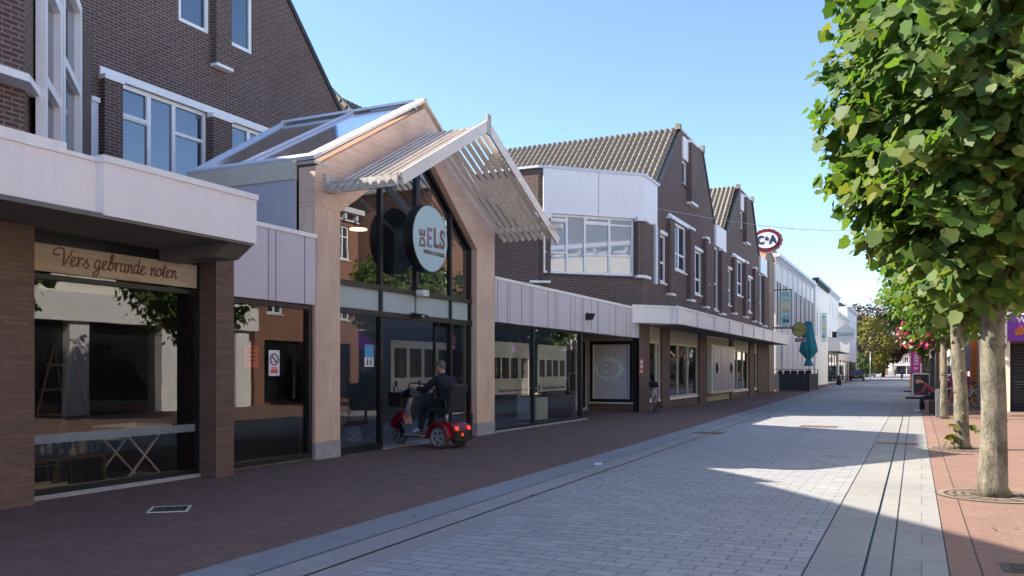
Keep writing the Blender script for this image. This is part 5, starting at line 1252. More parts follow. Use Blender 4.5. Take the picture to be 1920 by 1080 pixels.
for x, y, lb, sd, nc, nl, sz, R0, ln in T: street_tree(x, y, lb, sd, nc, nl, sz, R0, lean=ln, r={1: .15, 2: .135}.get(sd, .11), z1=6.9 if sd == 1 else 6.3)
for i, (x, y, lb) in enumerate(((.74, 11.25, 'round slotted iron grate at the foot of the nearest street tree'), (.68, 17.7, 'slotted grate at the foot of the second street tree'))):
    t = thing('tree_grate', lb, 'grate', (x, y, 0), 0, 'grates round the street trees')
    mb = MB()
    for k, (ra, rb) in enumerate(((.24, .29), (.33, .38), (.42, .47), (.51, .58))):
        for s in range(12):
            a0 = 2 * math.pi * s / 12 + .06; a1 = 2 * math.pi * (s + 1) / 12 - (.06 if k < 3 else -.06); n_s = 4
            for q in range(n_s):
                b0 = a0 + (a1 - a0) * q / n_s; b1 = a0 + (a1 - a0) * (q + 1) / n_s
                mb.face([(ra * math.cos(b0), ra * math.sin(b0), .011), (rb * math.cos(b0), rb * math.sin(b0), .011), (rb * math.cos(b1), rb * math.sin(b1), .011), (ra * math.cos(b1), ra * math.sin(b1), .011)])
    mb.build('ring', 'grate_stone', t)
    mb = MB(); mb.lathe([(.6, 0), (.6, .006)], (0, 0, 0), n=40); mb.build('plate', 'grate_dark', t)
# shoots at the second trunk
rs = np.random.RandomState(5); P = np.array([.5, 17.55, .25]) + rs.normal(0, 1, (26, 3)) * np.array([.08, .08, .14]); O = rs.normal(0, 1, (26, 3)); O /= np.linalg.norm(O, axis=1)[:, None]
tag(leaves('shoots', 'leaf_yellow', None, P, O, .1, 5), 'small yellow green shoots growing left of the second trunk foot', 'plant', kind='stuff')
P = np.array([.84, 17.65, .42]) + rs.normal(0, 1, (9, 3)) * np.array([.03, .03, .05]); O = rs.normal(0, 1, (9, 3)); O /= np.linalg.norm(O, axis=1)[:, None]
tag(leaves('shoots', 'leaf_lime', None, P, O, .1, 6), 'tiny green shoot right of the second trunk', 'plant', kind='stuff')

def big_tree(name, label, x, y, h, r, mat, seed, n=170, sz=.55, trunk=.5, zlow=.2):
    t = thing(name, label, 'tree', (x, y, 0)); rs = np.random.RandomState(seed); mb = MB()
    mb.tube([(0, 0, 0), (.1, 0, h * .2), (0, .1, h * .45), (.1, 0, h * .8)], [trunk, trunk * .8, trunk * .5, .08], 10)
    limbs(mb, (0, 0, h * .3), [(rs.uniform(-.8, .8) * r, rs.uniform(-.8, .8) * r, rs.uniform(.45, .95) * h) for _ in range(24)], trunk * .35, rs); mb.build('trunk', 'bark', t, True)
    P = []; O = []
    for _ in range(n):
        v = rs.normal(0, 1, 3); v /= np.linalg.norm(v); k = rs.uniform(.5, 1) ** .5 * (1 + .18 * math.sin(v[0] * 5 + seed) * math.cos(v[2] * 4))
        c = np.array([v[0] * k * r, v[1] * k * r, h * (1 + zlow) / 2 + v[2] * k * h * (1 - zlow) / 2]); m = 20
        P.append(c + rs.normal(0, 1, (m, 3)) * np.array([.8, .8, .5]) * r * .14); O.append(np.repeat(v[None], m, 0) + rs.normal(0, .5, (m, 3)))
    P = np.concatenate(P); O = np.concatenate(O); O /= np.linalg.norm(O, axis=1)[:, None]
    leaves('crown', mat, t, P, O, sz, seed, lobed=False); return t
def far(u, v, y): return ony(u, v, y)
x_, z_ = far(1612, 568, 205); big_tree('beech_tree', 'tall brown leaved tree behind the yellow green one', x_, 205, z_, 7, 'leaf_purple', 21, 170, .55, zlow=.45)
x_, z_ = far(1622, 596, 175); big_tree('lime_tree', 'yellow green tree above the parked black car', x_, 175, z_, 5.2, 'leaf_yellow', 22, 200, .5, zlow=.16)
x_, z_ = far(1655, 588, 200); big_tree('copper_beech', 'dark copper brown spreading tree in the middle of the street end', x_, 200, z_, 6.2, 'leaf_purple', 23, 330, .55, zlow=.22)
x_, z_ = far(1618, 690, 160); big_tree('hedge_shrub', 'dark green bushy shrub right beside the black parked car', -6.9 if 0 else x_ - .3, 160, 4.2, 1.8, 'leaf_dark', 24, 90, .35, .1, .05)
big_tree('lime_tree', 'green tree behind the rooftops at the far right of the street end', 9, 225, 13, 6, 'leaf_dark', 25, 200, .6)

# hanging flower baskets on a post among the second and third crowns
for i, (x, y, z, lb) in enumerate(((-.35, 30.5, 2.75, 'basket of pink and white petunias hanging left of the third tree, nearest the road'), (.15, 30.5, 2.75, 'smaller basket of pink petunias hanging at the right of its twin'), )):
    t = thing('flower_basket', lb, 'flower basket', (x, y, z), 0, 'flower baskets hanging under the crowns'); rs = np.random.RandomState(40 + i)
    mb = MB(); mb.lathe([(.05, -.22), (.2, -.12), (.26, 0)], (0, 0, 0), n=14); mb.build('bowl', 'dark_frame', t)
    P = rs.normal(0, 1, (240, 3)); P /= np.linalg.norm(P, axis=1)[:, None]; O = P.copy(); P = P * np.array([.36, .36, .34]) * rs.uniform(.6, 1, (240, 1)); P[:, 2] -= .02 + .28 * rs.uniform(0, 1, 240) ** 2
    leaves('foliage', 'leaf_dark', t, P, O, .09, 50 + i, lobed=False)
    P = rs.normal(0, 1, (70, 3)); P /= np.linalg.norm(P, axis=1)[:, None]; O = P.copy(); P = P * np.array([.42, .42, .38]); P[:, 2] -= .3 * rs.uniform(0, 1, 70) ** 2; P[:, 1] = -abs(P[:, 1])
    leaves('blooms', 'petals', t, P, O, .09, 60 + i, lobed=True)
t = thing('lamp_post', 'slim dark post carrying the two flower baskets beside the third tree', 'post', (.42, 30.3, 0))
mb = MB(); mb.lathe([(.06, 0), (.05, 1), (.045, 4.5)], (0, 0, 0), n=10); mb.build('pole', 'dark_frame', t, True); mb = MB(); mb.bar((-.3, 0, 3.15), (.3, 0, 3.15), .03); [mb.tube([(s, -.1, 2.75), (s, 0, 3.15)], .008, 5) for s in (-.25, .25)]; mb.build('arm', 'dark_frame', t)
for i, (x, y, z, r_) in enumerate(((-.75, 15.5, 2.95, 0), )):
    pass

# ---------------------------------------------------------------- bench, planter post, seated man
t = thing('bench', 'dark slatted street bench beneath the third tree with a man sitting on it', 'bench', (.45, 32.2, 0), 0)
mb = MB(); [mb.box(-.24 + i * .1, -.16 + i * .1, -.85, 1.0, .43, .47) for i in range(5)]; mb.build('seat', 'grey_wood', t)
mb = MB(); [mb.box(.24, .28, -.85, 1.0, .55 + i * .11, .63 + i * .11) for i in range(3)]; mb.build('backrest', 'grey_wood', t)
for s in (-.7, .85): mb = MB(); mb.box(-.22, .24, s - .04, s + .04, 0, .43); mb.box(.2, .25, s - .04, s + .04, .43, .85); mb.build('support', 'dark_frame', t)
pp = ong(1764, 782)
t = thing('concrete_post', 'square grey post directly right of the seated man', 'bollard', (pp.x + .02, pp.y - .1, 0)); mb = MB(); mb.box(-.17, .12, -.15, .15, 0, .84); mb.build('shaft', 'concrete_dark', t, bevel=.015); mb = MB(); mb.box(-.15, .10, -.13, .13, .84, .87); mb.build('cap', 'concrete_dark', t)
def person(label, J, bones, mats, loc, rz, hair, head=None, ears=True, shoes=None, extra=None, scale=1):
    t = thing('person', label, 'person', loc, rz); 
    if scale != 1: t.scale = (scale,) * 3
    figure('body', J, bones, mats, t, 2)
    if head:
        c, tilt = head; c = Vector(c); f = Vector((math.cos(tilt), 0, math.sin(tilt))); u = Vector((-math.sin(tilt), 0, math.cos(tilt)))
        Q = lambda a, b, k: c + f * a + Vector((0, b, 0)) + u * k
        mb = MB(); mb.ball(Q(0, 0, 0), (.098, .078, .118), 16, 10); mb.ball(Q(.045, 0, -.06), (.055, .052, .055), 12, 8)
        mb.prism([Q(.085, -.014, .02), Q(.122, -.014, -.02), Q(.09, -.014, -.03)], Vector((0, .028, 0)))
        for s in (-1, 1): mb.ball(Q(-.01, s * .08, -.005), (.02, .012, .03), 8, 6)
        mb.build('head', mats[0], t, True)
        mb = MB(); [mb.ball(Q(.088, s * .03, .018), (.01, .012, .008), 8, 5) for s in (-1, 1)]; mb.build('eyes', 'interior_dark', t, True)
        mb = MB(); mb.ball(Q(.085, 0, -.055), (.012, .025, .006), 8, 5); mb.build('mouth', 'poster_pink', t, True)
        mb = MB(); mb.ball(Q(-.014, 0, .022), (.1, .083, .108), 16, 10); mb.build('hair', hair, t, True)
    return t
def hand(J, B, pre, wrist, dirv, side, mi, curl=(0, 0, -1), L=.09):
    """palm and five curled finger chains off the wrist joint"""
    w_ = Vector(wrist); d = Vector(dirv).normalized(); c = Vector(curl).normalized(); s = d.cross(c).normalized() * side
    J[pre + 'p'] = (tuple(w_ + d * .055), (.03, .018)); B.append((pre, pre + 'p', mi))
    for k, (o, l) in enumerate(((-.03, .85), (-.01, 1), (.01, .95), (.03, .78))):
        a = w_ + d * .085 + s * o; b = a + d * L * .35 * l + c * .01; e_ = b + (d * .3 + c * .9).normalized() * L * .4 * l
        J[f'{pre}a{k}'] = (tuple(a), .010); J[f'{pre}b{k}'] = (tuple(b), .009); J[f'{pre}c{k}'] = (tuple(e_), .0075)
        B += [(pre + 'p', f'{pre}a{k}', mi), (f'{pre}a{k}', f'{pre}b{k}', mi), (f'{pre}b{k}', f'{pre}c{k}', mi)]
    a = w_ + d * .03 - s * .04 + c * .01; b = a + (d * .6 - s * .4 + c * .5).normalized() * .045
    J[pre + 't'] = (tuple(a), .011); J[pre + 'u'] = (tuple(b), .009); B += [(pre + 'p', pre + 't', mi), (pre + 't', pre + 'u', mi)]
# man on the bench: leaning forward, elbows on knees, phone in hand; faces -x
J = {'pel': ((0, 0, .56), (.16, .13)), 'wai': ((.10, 0, .70), (.15, .12)), 'che': ((.30, 0, .92), (.175, .125)), 'nek': ((.44, 0, 1.04), .06), 'hd': ((.50, 0, 1.08), .055)}
B = [('pel', 'wai', 2), ('wai', 'che', 1), ('che', 'nek', 1), ('nek', 'hd', 0)]
for s, k in ((1, 'l'), (-1, 'r')):
    J['hip' + k] = ((.05, s * .1, .54), .1); J['kn' + k] = ((.47, s * .15, .52), .07); J['an' + k] = ((.45 + .05 * s, s * .14, .1), .048); J['to' + k] = ((.64 + .05 * s, s * .16, .045), (.045, .035))
    J['sh' + k] = ((.33, s * .19, .95), .065); J['el' + k] = ((.48, s * .19, .68), .05); J['w' + k] = ((.68, s * .05, .62), .032)
    B += [('pel', 'hip' + k, 2), ('hip' + k, 'kn' + k, 2), ('kn' + k, 'an' + k, 2), ('an' + k, 'to' + k, 3), ('che', 'sh' + k, 1), ('sh' + k, 'el' + k, 1), ('el' + k, 'w' + k, 1)]
    hand(J, B, 'w' + k, J['w' + k][0], (.9, -s * .25, .1), s, 0)
person('man in a maroon sweater sitting bent forward on the bench over his phone', J, B, ['skin', 'maroon_cloth', 'navy_cloth', 'white_shoe'], (.47, 32.1, -.005), R(180), 'hair_brown', ((.58, 0, 1.12), R(-32)))
t = thing('phone', 'small dark phone in the hands of the seated man', 'phone', (.47 - .80, 32.1, .645)); mb = MB(); mb.box(-.07, .07, -.036, .036, 0, .009); mb.build('case', 'black_plastic', t, bevel=.003); mb = MB(); mb.box(-.064, .064, -.032, .032, .009, .0105); mb.build('screen', 'dark_pane', t)

# ---------------------------------------------------------------- mobility scooter and its rider (local +x forward)
def wheel(parent, c, r, w_, rim='silver', spokes=5, tyre='rubber_grey'):
    mb = MB(); n = 28; pr = [(r * .72, -w_ / 2), (r * .93, -w_ / 2), (r, -w_ * .28), (r, w_ * .28), (r * .93, w_ / 2), (r * .72, w_ / 2)]
    mb.lathe([(r * .68, -w_ * .4)] + pr + [(r * .68, w_ * .4)], c, 'Y', n); ty = mb.build('wheel', tyre, parent, True)
    mb = MB()
    for s in (-1, 1):
        yy = c[1] + s * w_ * .46
        mb.lathe([(r * .2, -.012), (r * .2, .012)], (c[0], yy, c[2]), 'Y', 12)
        for k in range(spokes):
            a = 2 * math.pi * k / spokes + .3
            for da in (-.13, .13): mb.bar((c[0] + r * .12 * math.cos(a), yy, c[2] + r * .12 * math.sin(a)), (c[0] + r * .69 * math.cos(a + da), yy, c[2] + r * .69 * math.sin(a + da)), .028, .016, (0, 1, 0))
        mb.tube([(c[0] + r * .70 * math.cos(i * .2244), yy, c[2] + r * .70 * math.sin(i * .2244)) for i in range(28)], .014, 5, True)
    mb.build('rim', rim, ty)
    return ty
sc = Vector((-7.98, 13.93, 0)); hd = R(169)
t = thing('mobility_scooter', 'red three wheeled mobility scooter with black seat entering the sliding doors', 'mobility scooter', sc, hd)
wheel(t, (0, .29, .205), .205, .12); wheel(t, (0, -.29, .205), .205, .12); wheel(t, (1.28, 0, .18), .18, .09)
def arc(cx, cz, r, a0, a1, n=10): return [(cx + r * math.cos(R(a0 + (a1 - a0) * i / n)), cz + r * math.sin(R(a0 + (a1 - a0) * i / n))) for i in range(n + 1)]
for s in (-1, 1):
    o_ = arc(0, .2, .27, -5, 185); i_ = arc(0, .2, .235, 185, -5); mb = MB(); mb.prism([(a, s * .29 - .09, b) for a, b in o_ + i_], (0, .18, 0)); mb.build('mudguard', 'red_paint', t, True if 0 else False, .01)
mb = MB(); mb.prism([(-.3, -.24, .2), (-.33, -.24, .36), (-.22, -.24, .47), (.2, -.24, .48), (.36, -.24, .36), (.36, -.24, .24), (.2, -.24, .2)], (0, .48, 0)); mb.build('rear_body', 'red_paint', t, bevel=.03)
mb = MB(); mb.box(-.345, -.28, -.22, .22, .14, .34); mb.bar((-.32, -.3, .2), (-.32, .3, .2), .05); mb.build('bumper', 'black_plastic', t, bevel=.01)
mb = MB(); mb.box(.2, 1.1, -.2, .2, .17, .22); mb.prism([(.95, -.18, .17), (1.12, -.18, .22), (1.18, -.18, .45), (1.1, -.18, .45), (.98, -.18, .25)], (0, .36, 0)); mb.build('floor', 'black_plastic', t, bevel=.01)
mb = MB(); mb.box(.22, 1.0, -.22, -.19, .2, .235); mb.box(.22, 1.0, .19, .22, .2, .235); mb.build('floor_trim', 'silver', t)
mb = MB(); mb.prism([(1.1, -.13, .25), (1.42, -.11, .33), (1.44, -.11, .42), (1.26, -.11, .62), (1.13, -.13, .66), (1.06, -.13, .4)], (0, .26, 0)); mb.build('front_shroud', 'red_dark', t, bevel=.035)
mb = MB(); mb.tube([(1.14, 0, .5), (1.05, 0, .8), (.98, 0, .98)], [.05, .045, .04], 10); mb.build('tiller', 'zinc', t, True)
mb = MB(); mb.prism([(.88, -.13, .93), (1.08, -.13, .93), (1.1, -.13, 1.05), (.93, -.13, 1.1)], (0, .26, 0)); mb.build('console', 'black_plastic', t, bevel=.02)
mb = MB(); mb.tube([(.93, -.14, 1.0), (.80, -.27, 1.03), (.74, -.3, 1.08), (.82, -.24, 1.17), (.95, -.08, 1.2), (.95, .08, 1.2), (.82, .24, 1.17), (.74, .3, 1.08), (.80, .27, 1.03), (.93, .14, 1.0)], .017, 8); mb.build('handlebar', 'black_plastic', t, True)
mb = MB(); mb.prism([(1.12, -.2, .72), (1.4, -.2, .76), (1.44, -.22, 1.0), (1.1, -.22, .98)], (0, .4, 0)); bk = mb.build('basket', 'basket_mesh', t)
mb = MB(); mb.tube([(1.1, -.22, .99), (1.44, -.22, 1.01), (1.44, .2, 1.01), (1.1, .2, .99)], .012, 6, True); mb.build('basket_rim', 'dark_frame', bk)
for s in (-1, 1):
    mb = MB(); mb.tube([(1.0, s * .14, 1.02), (1.05, s * .3, 1.08), (1.08, s * .33, 1.14)], .007, 6); mb.ball((1.08, s * .33, 1.2), (.018, .04, .065), 12, 8); mb.build('mirror', 'black_plastic', t, True)
mb = MB(); mb.prism([(-.12, -.24, .66), (.34, -.24, .66), (.38, -.24, .70), (.34, -.24, .75), (-.12, -.24, .73)], (0, .48, 0)); mb.build('seat', 'seat_cloth', t, bevel=.03)
mb = MB(); mb.prism([(-.16, -.23, .66), (-.07, -.23, .66), (-.14, -.23, 1.16), (-.2, -.23, 1.2), (-.27, -.23, 1.18)], (0, .46, 0)); mb.build('backrest', 'seat_cloth', t, bevel=.035)
mb = MB(); mb.lathe([(.035, .45), (.035, .68)], (.08, 0, 0), n=10); mb.build('seat_post', 'silver', t, True)
for s in (-1, 1):
    mb = MB(); mb.bar((-.14, s * .27, .72), (-.12, s * .27, .9), .03); mb.box(-.14, .2, s * .27 - .03, s * .27 + .03, .88, .92); mb.build('armrest', 'black_plastic', t, bevel=.008)
    mb = MB(); mb.lathe([(.05, 0), (.045, .02)], (-.31, s * .17, .37), (-1, 0, .3), 16); mb.build('tail_light', 'red_lens', t, True)
    mb = MB(); mb.box(.45, .56, s * .225 - .01, s * .225 + .01, .175, .205); mb.build('side_reflector', 'orange_lens', t)
mb = MB(); mb.tube([(-.35, -.2, .2), (-.38, -.2, .62), (-.36, -.16, .66)], .012, 6); mb.tube([(-.38, -.2, .6), (-.33, -.2, .6)], .014, 6); mb.build('crutch_holder', 'black_plastic', t)
mb = MB(); mb.lathe([(.03, 0), (.03, .01)], (-.35, .05, .26), (-1, 0, 0), 12); mb.build('reflector', 'red_lens', t)
J = {'pel': ((.04, 0, .83), (.17, .15)), 'wai': ((.04, 0, .98), (.23, .215)), 'che': ((.08, 0, 1.2), (.235, .185)), 'nek': ((.16, 0, 1.38), .062), 'hd': ((.20, 0, 1.45), .055)}
B = [('pel', 'wai', 1), ('wai', 'che', 1), ('che', 'nek', 1), ('nek', 'hd', 0)]
for s, k in ((1, 'l'), (-1, 'r')):
    J['hip' + k] = ((.1, s * .12, .80), .115); J['kn' + k] = ((.52, s * .15, .74), .085); J['an' + k] = ((.62, s * .13, .33), .055); J['to' + k] = ((.82, s * .14, .27), (.048, .035))
    J['sh' + k] = ((.13, s * .22, 1.28), .085); J['el' + k] = ((.40, s * .29, 1.08), .062); J['fa' + k] = ((.56, s * .27, 1.10), .045); J['w' + k] = ((.72, s * .25, 1.12), .032)
    B += [('pel', 'hip' + k, 2), ('hip' + k, 'kn' + k, 2), ('kn' + k, 'an' + k, 2), ('an' + k, 'to' + k, 3), ('che', 'sh' + k, 1), ('sh' + k, 'el' + k, 1), ('el' + k, 'fa' + k, 1), ('fa' + k, 'w' + k, 0)]
    hand(J, B, 'w' + k, J['w' + k][0], (.8, -s * .15, .25), s, 0)
person('heavy man with cropped grey hair in black clothes riding the red mobility scooter', J, B, ['skin', 'black_cloth', 'navy_cloth', 'white_shoe'], sc, hd, 'hair_grey', ((.23, 0, 1.51), R(-8)))

# ---------------------------------------------------------------- bicycles (local +x forward)
def bicycle(name, label, loc, rz, frame='silver', basket=True, tyre='rubber', lean=0, group=None):
    t = thing(name, label, 'bicycle', loc, rz); t.rotation_euler = (lean, 0, rz)
    for x in (-.53, .55):
        mb = MB(); mb.tube([(x + .34 * math.cos(i * .1963), 0, .35 + .34 * math.sin(i * .1963)) for i in range(32)], .019, 6, True); wh = mb.build('wheel', tyre, t, True)
        mb = MB()
        for k in range(14): a = k * .4488; mb.tube([(x, .02 * (-1) ** k, .35), (x + .33 * math.cos(a), 0, .35 + .33 * math.sin(a))], .0022, 3)
        mb.lathe([(.025, -.04), (.025, .04)], (x, 0, .35), 'Y', 10); mb.build('spokes', 'silver', wh)
        mb = MB(); aa = (20, 190) if x < 0 else (30, 170)
        mb.tube([(a, 0, b) for a, b in arc(x, .35, .375, *aa, 14)], .018, 5); mb.build('mudguard', frame, t)
    mb = MB(); P_ = lambda *q: [(a, 0, b) for a, b in q]
    mb.tube(P_((-.12, .30), (-.25, .82)), .017, 8); mb.tube(P_((-.12, .30), (.2, .42), (.42, .86)), .02, 8); mb.tube(P_((-.2, .62), (.40, .78)), .016, 8)
    for s in (-.05, .05): mb.tube([(-.53, s, .35), (-.12, s * .6, .30)], .01, 6); mb.tube([(-.53, s, .35), (-.23, s * .5, .72)], .009, 6); mb.tube([(.55, s, .35), (.47, s, .7), (.44, 0, .82)], .012, 6)
    mb.build('frame', frame, t, True)
    mb = MB(); mb.tube([(.41, 0, .84), (.37, 0, 1.04)], .013, 8); mb.tube([(.18, -.29, 1.08), (.3, -.27, 1.1), (.38, -.1, 1.05), (.38, .1, 1.05), (.3, .27, 1.1), (.18, .29, 1.08)], .012, 8); mb.build('handlebar', 'zinc', t, True)
    mb = MB(); mb.tube([(.18, -.29, 1.08), (.29, -.27, 1.1)], .019, 8); mb.tube([(.18, .29, 1.08), (.29, .27, 1.1)], .019, 8); mb.build('grips', 'black_plastic', t, True)
    mb = MB(); mb.tube(P_((-.25, .8), (-.27, .92)), .013, 8); mb.ball((-.3, 0, .95), (.14, .09, .035), 12, 6); mb.build('saddle', 'black_plastic', t, True)
    mb = MB(); mb.box(-.80, -.32, -.06, .06, .73, .75); mb.bar((-.78, .06, .74), (-.53, .06, .37), .012); mb.bar((-.78, -.06, .74), (-.53, -.06, .37), .012); mb.build('carrier', 'dark_frame', t)
    mb = MB(); mb.lathe([(.09, -.03), (.09, .0)], (-.12, .07, .3), 'Y', 14); mb.bar((-.12, .08, .3), (.02, .08, .2), .02); mb.bar((-.12, -.08, .3), (-.26, -.08, .4), .02); mb.box(-.03, .08, .07, .16, .18, .21); mb.box(-.31, -.2, -.16, -.07, .39, .42); mb.build('crank', 'black_plastic', t)
    mb = MB(); mb.box(-.82, -.79, -.03, .03, .68, .72); mb.build('rear_light', 'red_lens', t)
    mb = MB(); mb.tube([(-.15, -.06, .3), (-.1, -.2, .01)], .009, 6); mb.build('kickstand', 'zinc', t)
    if basket:
        mb = MB(); mb.prism([(.47, -.14, .86), (.70, -.14, .86), (.74, -.17, 1.06), (.45, -.17, 1.06)], (0, .31, 0)); mb.build('basket', 'black_plastic', t, bevel=.01)
    return t
bk_p = ong(1229, 771)
bicycle('bicycle', 'grey city bicycle with a black front crate parked against the brick pillar', (-8.28, 28.75, 0), R(-78), lean=R(2))
# far cyclist
cp = ong(1691, 711)
cy_ = Vector((-2.6, 138, 0))
bicycle('bicycle', 'distant dark bicycle ridden away down the street', cy_, R(90), 'zinc', False)
J = {'pel': ((-.27, 0, 1.0), (.15, .12)), 'wai': ((-.2, 0, 1.16), (.15, .12)), 'che': ((-.08, 0, 1.38), (.19, .13)), 'nek': ((-.02, 0, 1.55), .06), 'hd': ((.0, 0, 1.6), .05)}
B = [('pel', 'wai', 1), ('wai', 'che', 1), ('che', 'nek', 1), ('nek', 'hd', 0)]
for s, k, kz in ((1, 'l', .0), (-1, 'r', .18)):
    J['hip' + k] = ((-.2, s * .09, .95), .1); J['kn' + k] = ((.12, s * .12, .68 + kz), .07); J['an' + k] = ((-.05 - kz * .6, s * .12, .26 + kz), .045); J['to' + k] = ((.1 - kz * .6, s * .12, .22 + kz), .035)
    J['sh' + k] = ((-.05, s * .2, 1.43), .07); J['el' + k] = ((.06, s * .3, 1.22), .05); J['w' + k] = ((.2, s * .29, 1.12), .032)
    B += [('pel', 'hip' + k, 2), ('hip' + k, 'kn' + k, 2), ('kn' + k, 'an' + k, 2), ('an' + k, 'to' + k, 2), ('che', 'sh' + k, 1), ('sh' + k, 'el' + k, 1), ('el' + k, 'w' + k, 1)]
    hand(J, B, 'w' + k, J['w' + k][0], (.6, 0, -.2), s, 0)
person('distant cyclist in a blue jacket riding away down the street', J, B, ['skin', 'blue_cloth', 'navy_cloth'], cy_, R(90), 'hair_brown', ((.02, 0, 1.68), 0))

# ---------------------------------------------------------------- cars (local +x forward)
def car(label, loc, rz, paint, L=4.5, W=1.75, H=1.42):
    t = thing('parked_car', label, 'car', loc, rz)
    side = [(-L / 2, .35), (-L / 2 - .02, .62), (-L / 2 + .06, .92), (-L / 2 + .9, .97), (L / 2 - 1.2, .95), (L / 2 - .1, .78), (L / 2, .5), (L / 2 - .05, .28), (-L / 2 + .1, .28)]
    mb = MB(); mb.prism([(a, -W / 2, b) for a, b in side], (0, W, 0)); mb.build('body', paint, t, bevel=.06)
    c0 = [(-L / 2 + .75, .95), (-L / 2 + 1.2, H), (L / 2 - 2.1, H), (L / 2 - 1.35, .95)]; n = 4
    vs = [(a, s * (W / 2 - (.08 if b < 1 else .25)), b) for s in (-1, 1) for a, b in c0]
    mb = MB(); mb.mesh(vs, [(0, 1, 2, 3), (7, 6, 5, 4), (0, 4, 5, 1), (1, 5, 6, 2), (2, 6, 7, 3)]); mb.build('cabin', 'car_glass', t, bevel=.03)
    mb = MB(); mb.box(-L / 2 + 1.22, L / 2 - 2.12, -W / 2 + .26, W / 2 - .26, H - .01, H + .03)
    for s in (-1, 1):
        for (a, b) in ((c0[0], c0[1]), (c0[2], c0[3])): mb.bar((a[0], s * (W / 2 - (.08 if a[1] < 1 else .25)), a[1]), (b[0], s * (W / 2 - (.08 if b[1] < 1 else .25)), b[1]), .07)
    mb.build('roof', paint, t, bevel=.01)
    for sx_ in (-L / 2 + .85, L / 2 - .85):
        for s in (-1, 1):
            mb = MB(); mb.lathe([(.31, -.1), (.31, .1)], (sx_, s * (W / 2 - .08), .31), 'Y', 18); o = mb.build('wheel', 'rubber', t); mb = MB(); mb.lathe([(.19, -.11), (.19, .11)], (sx_, s * (W / 2 - .08), .31), 'Y', 14); mb.build('rim', 'silver', o)
    for s in (-1, 1):
        mb = MB(); mb.box(-L / 2 - .03, -L / 2 + .03, s * .62 - .18, s * .62 + .18, .66, .82); mb.build('tail_light', 'tail_red', t)
        mb = MB(); mb.box(L / 2 - .14, L / 2 + .0, s * .6 - .17, s * .6 + .17, .55, .7); mb.build('headlight', 'sign_white', t)
        mb = MB(); mb.box(L / 2 - 1.6, L / 2 - 1.45, s * (W / 2 + .08) - .09, s * (W / 2 + .08) + .09, .95, 1.08); mb.build('side_mirror', paint, t)
    mb = MB(); mb.box(-L / 2 - .05, -L / 2 - .01, -.26, .26, .6, .72); mb.build('number_plate', 'plate_yellow', t)
    mb = MB(); mb.box(-L / 2 - .06, -L / 2 + .05, -W / 2 + .05, W / 2 - .05, .36, .54); mb.build('bumper', 'black_plastic', t, bevel=.02)
    return t
car('black sedan parked at the left kerb seen from behind', (-7.9, 125, 0), R(92), 'car_black', 4.8, 1.8, 1.42)
car('distant silver car facing the camera at the left end of the street', (-9.9, 190, 0), R(-70), 'car_silver')

# ---------------------------------------------------------------- right pavement objects
def flag(u, y, label):
    x = ony(u, 700, y)[0]; z1 = ony(1711, 640, y)[1]; z0 = ony(1711, 722, y)[1]
    t = thing('beach_flag', label, 'flag', (x, y, 0)); mb = MB(); mb.tube([(0, 0, .1), (0, 0, z1 - .5), (.08, 0, z1 + .1), (.3, 0, z1 + .3)], .018, 6); mb.build('pole', 'zinc', t, True)
    n = 12; H_ = z1 - .4; mb = MB(); W0 = .62; idx = []
    for i in range(n):
        a, b = .35 + H_ * i / n, .35 + H_ * (i + 1) / n; w0 = W0 * (1 if a < H_ * .9 else .8); sw = lambda z: .03 * math.sin(z * 3)
        mb.face([(.02, sw(a), a), (w0, sw(a) + .04, a), (w0, sw(b) + .04, b), (.02, sw(b), b)]); idx.append(1 if i < 3 else 0)
    o = mb.build('cloth', ['flag_magenta', 'orange'], t); o.data.polygons.foreach_set('material_index', idx)
    text('VERS & X', .36, 'sign_white', face_mat((.32, -.03, H_ * .62), (0, 0, -1), (0, -1, 0)), t, 'lettering', .003)
    mb = MB(); mb.bar((-.4, 0, .05), (.5, 0, .05), .08); mb.bar((0, -.4, .05), (0, .4, .05), .08); mb.build('base', 'black_plastic', t)
flag(1707, 62, 'tall magenta and orange feather flag at the right road edge')
t = thing('advertising_board', 'white framed dark advertising board behind the seated man', 'board', (-.02, 46, 0))
mb = MB(); mb.box(-.34, .34, -.03, .03, .22, 1.25); mb.build('poster', 'poster_dark', t)
mb = MB(); [mb.bar(a, b, .06) for a, b in (((-.37, -.02, .2), (.37, -.02, .2)), ((-.37, -.02, 1.27), (.37, -.02, 1.27)), ((-.37, -.02, .2), (-.37, -.02, 1.27)), ((.37, -.02, .2), (.37, -.02, 1.27)))]; mb.build('frame', 'white_trim', t)
mb = MB(); [mb.bar((s, -.02, 0), (s, .02, .2), .05) for s in (-.3, .3)]; mb.build('leg', 'zinc', t); mb = MB(); mb.bar((-.7, -.1, .10), (.0, -.1, .10), .12, .10); mb.build('foot', 'black_plastic', t)
x_, z_ = ony(1803, 730, 40); pb = ong(1803, 760)
t = thing('shop_board', 'pink and red pavement board behind the white bicycle', 'board', (x_, 40, 0)); mb = MB(); mb.box(-.45, .45, -.03, .03, .12, 1.2); mb.build('panel', 'poster_red', t)
mb = MB(); mb.box(-.45, .45, -.04, -.03, .85, 1.2); mb.build('heading', 'magenta', t); mb = MB(); [mb.box(a, a + .2, -.045, -.035, b, b + .1) for a, b in ((-.3, .62), (.05, .45), (-.2, .3))]; mb.build('print', 'paper', t); mb = MB(); [mb.bar((s, 0, 0), (s, 0, .2), .04) for s in (-.4, .4)]; mb.build('leg', 'zinc', t)
bicycle('bicycle', 'white bicycle standing before the pink pavement board on the right', (x_ + .1, 39, 0), R(160), 'sign_white', False, 'white_plastic')
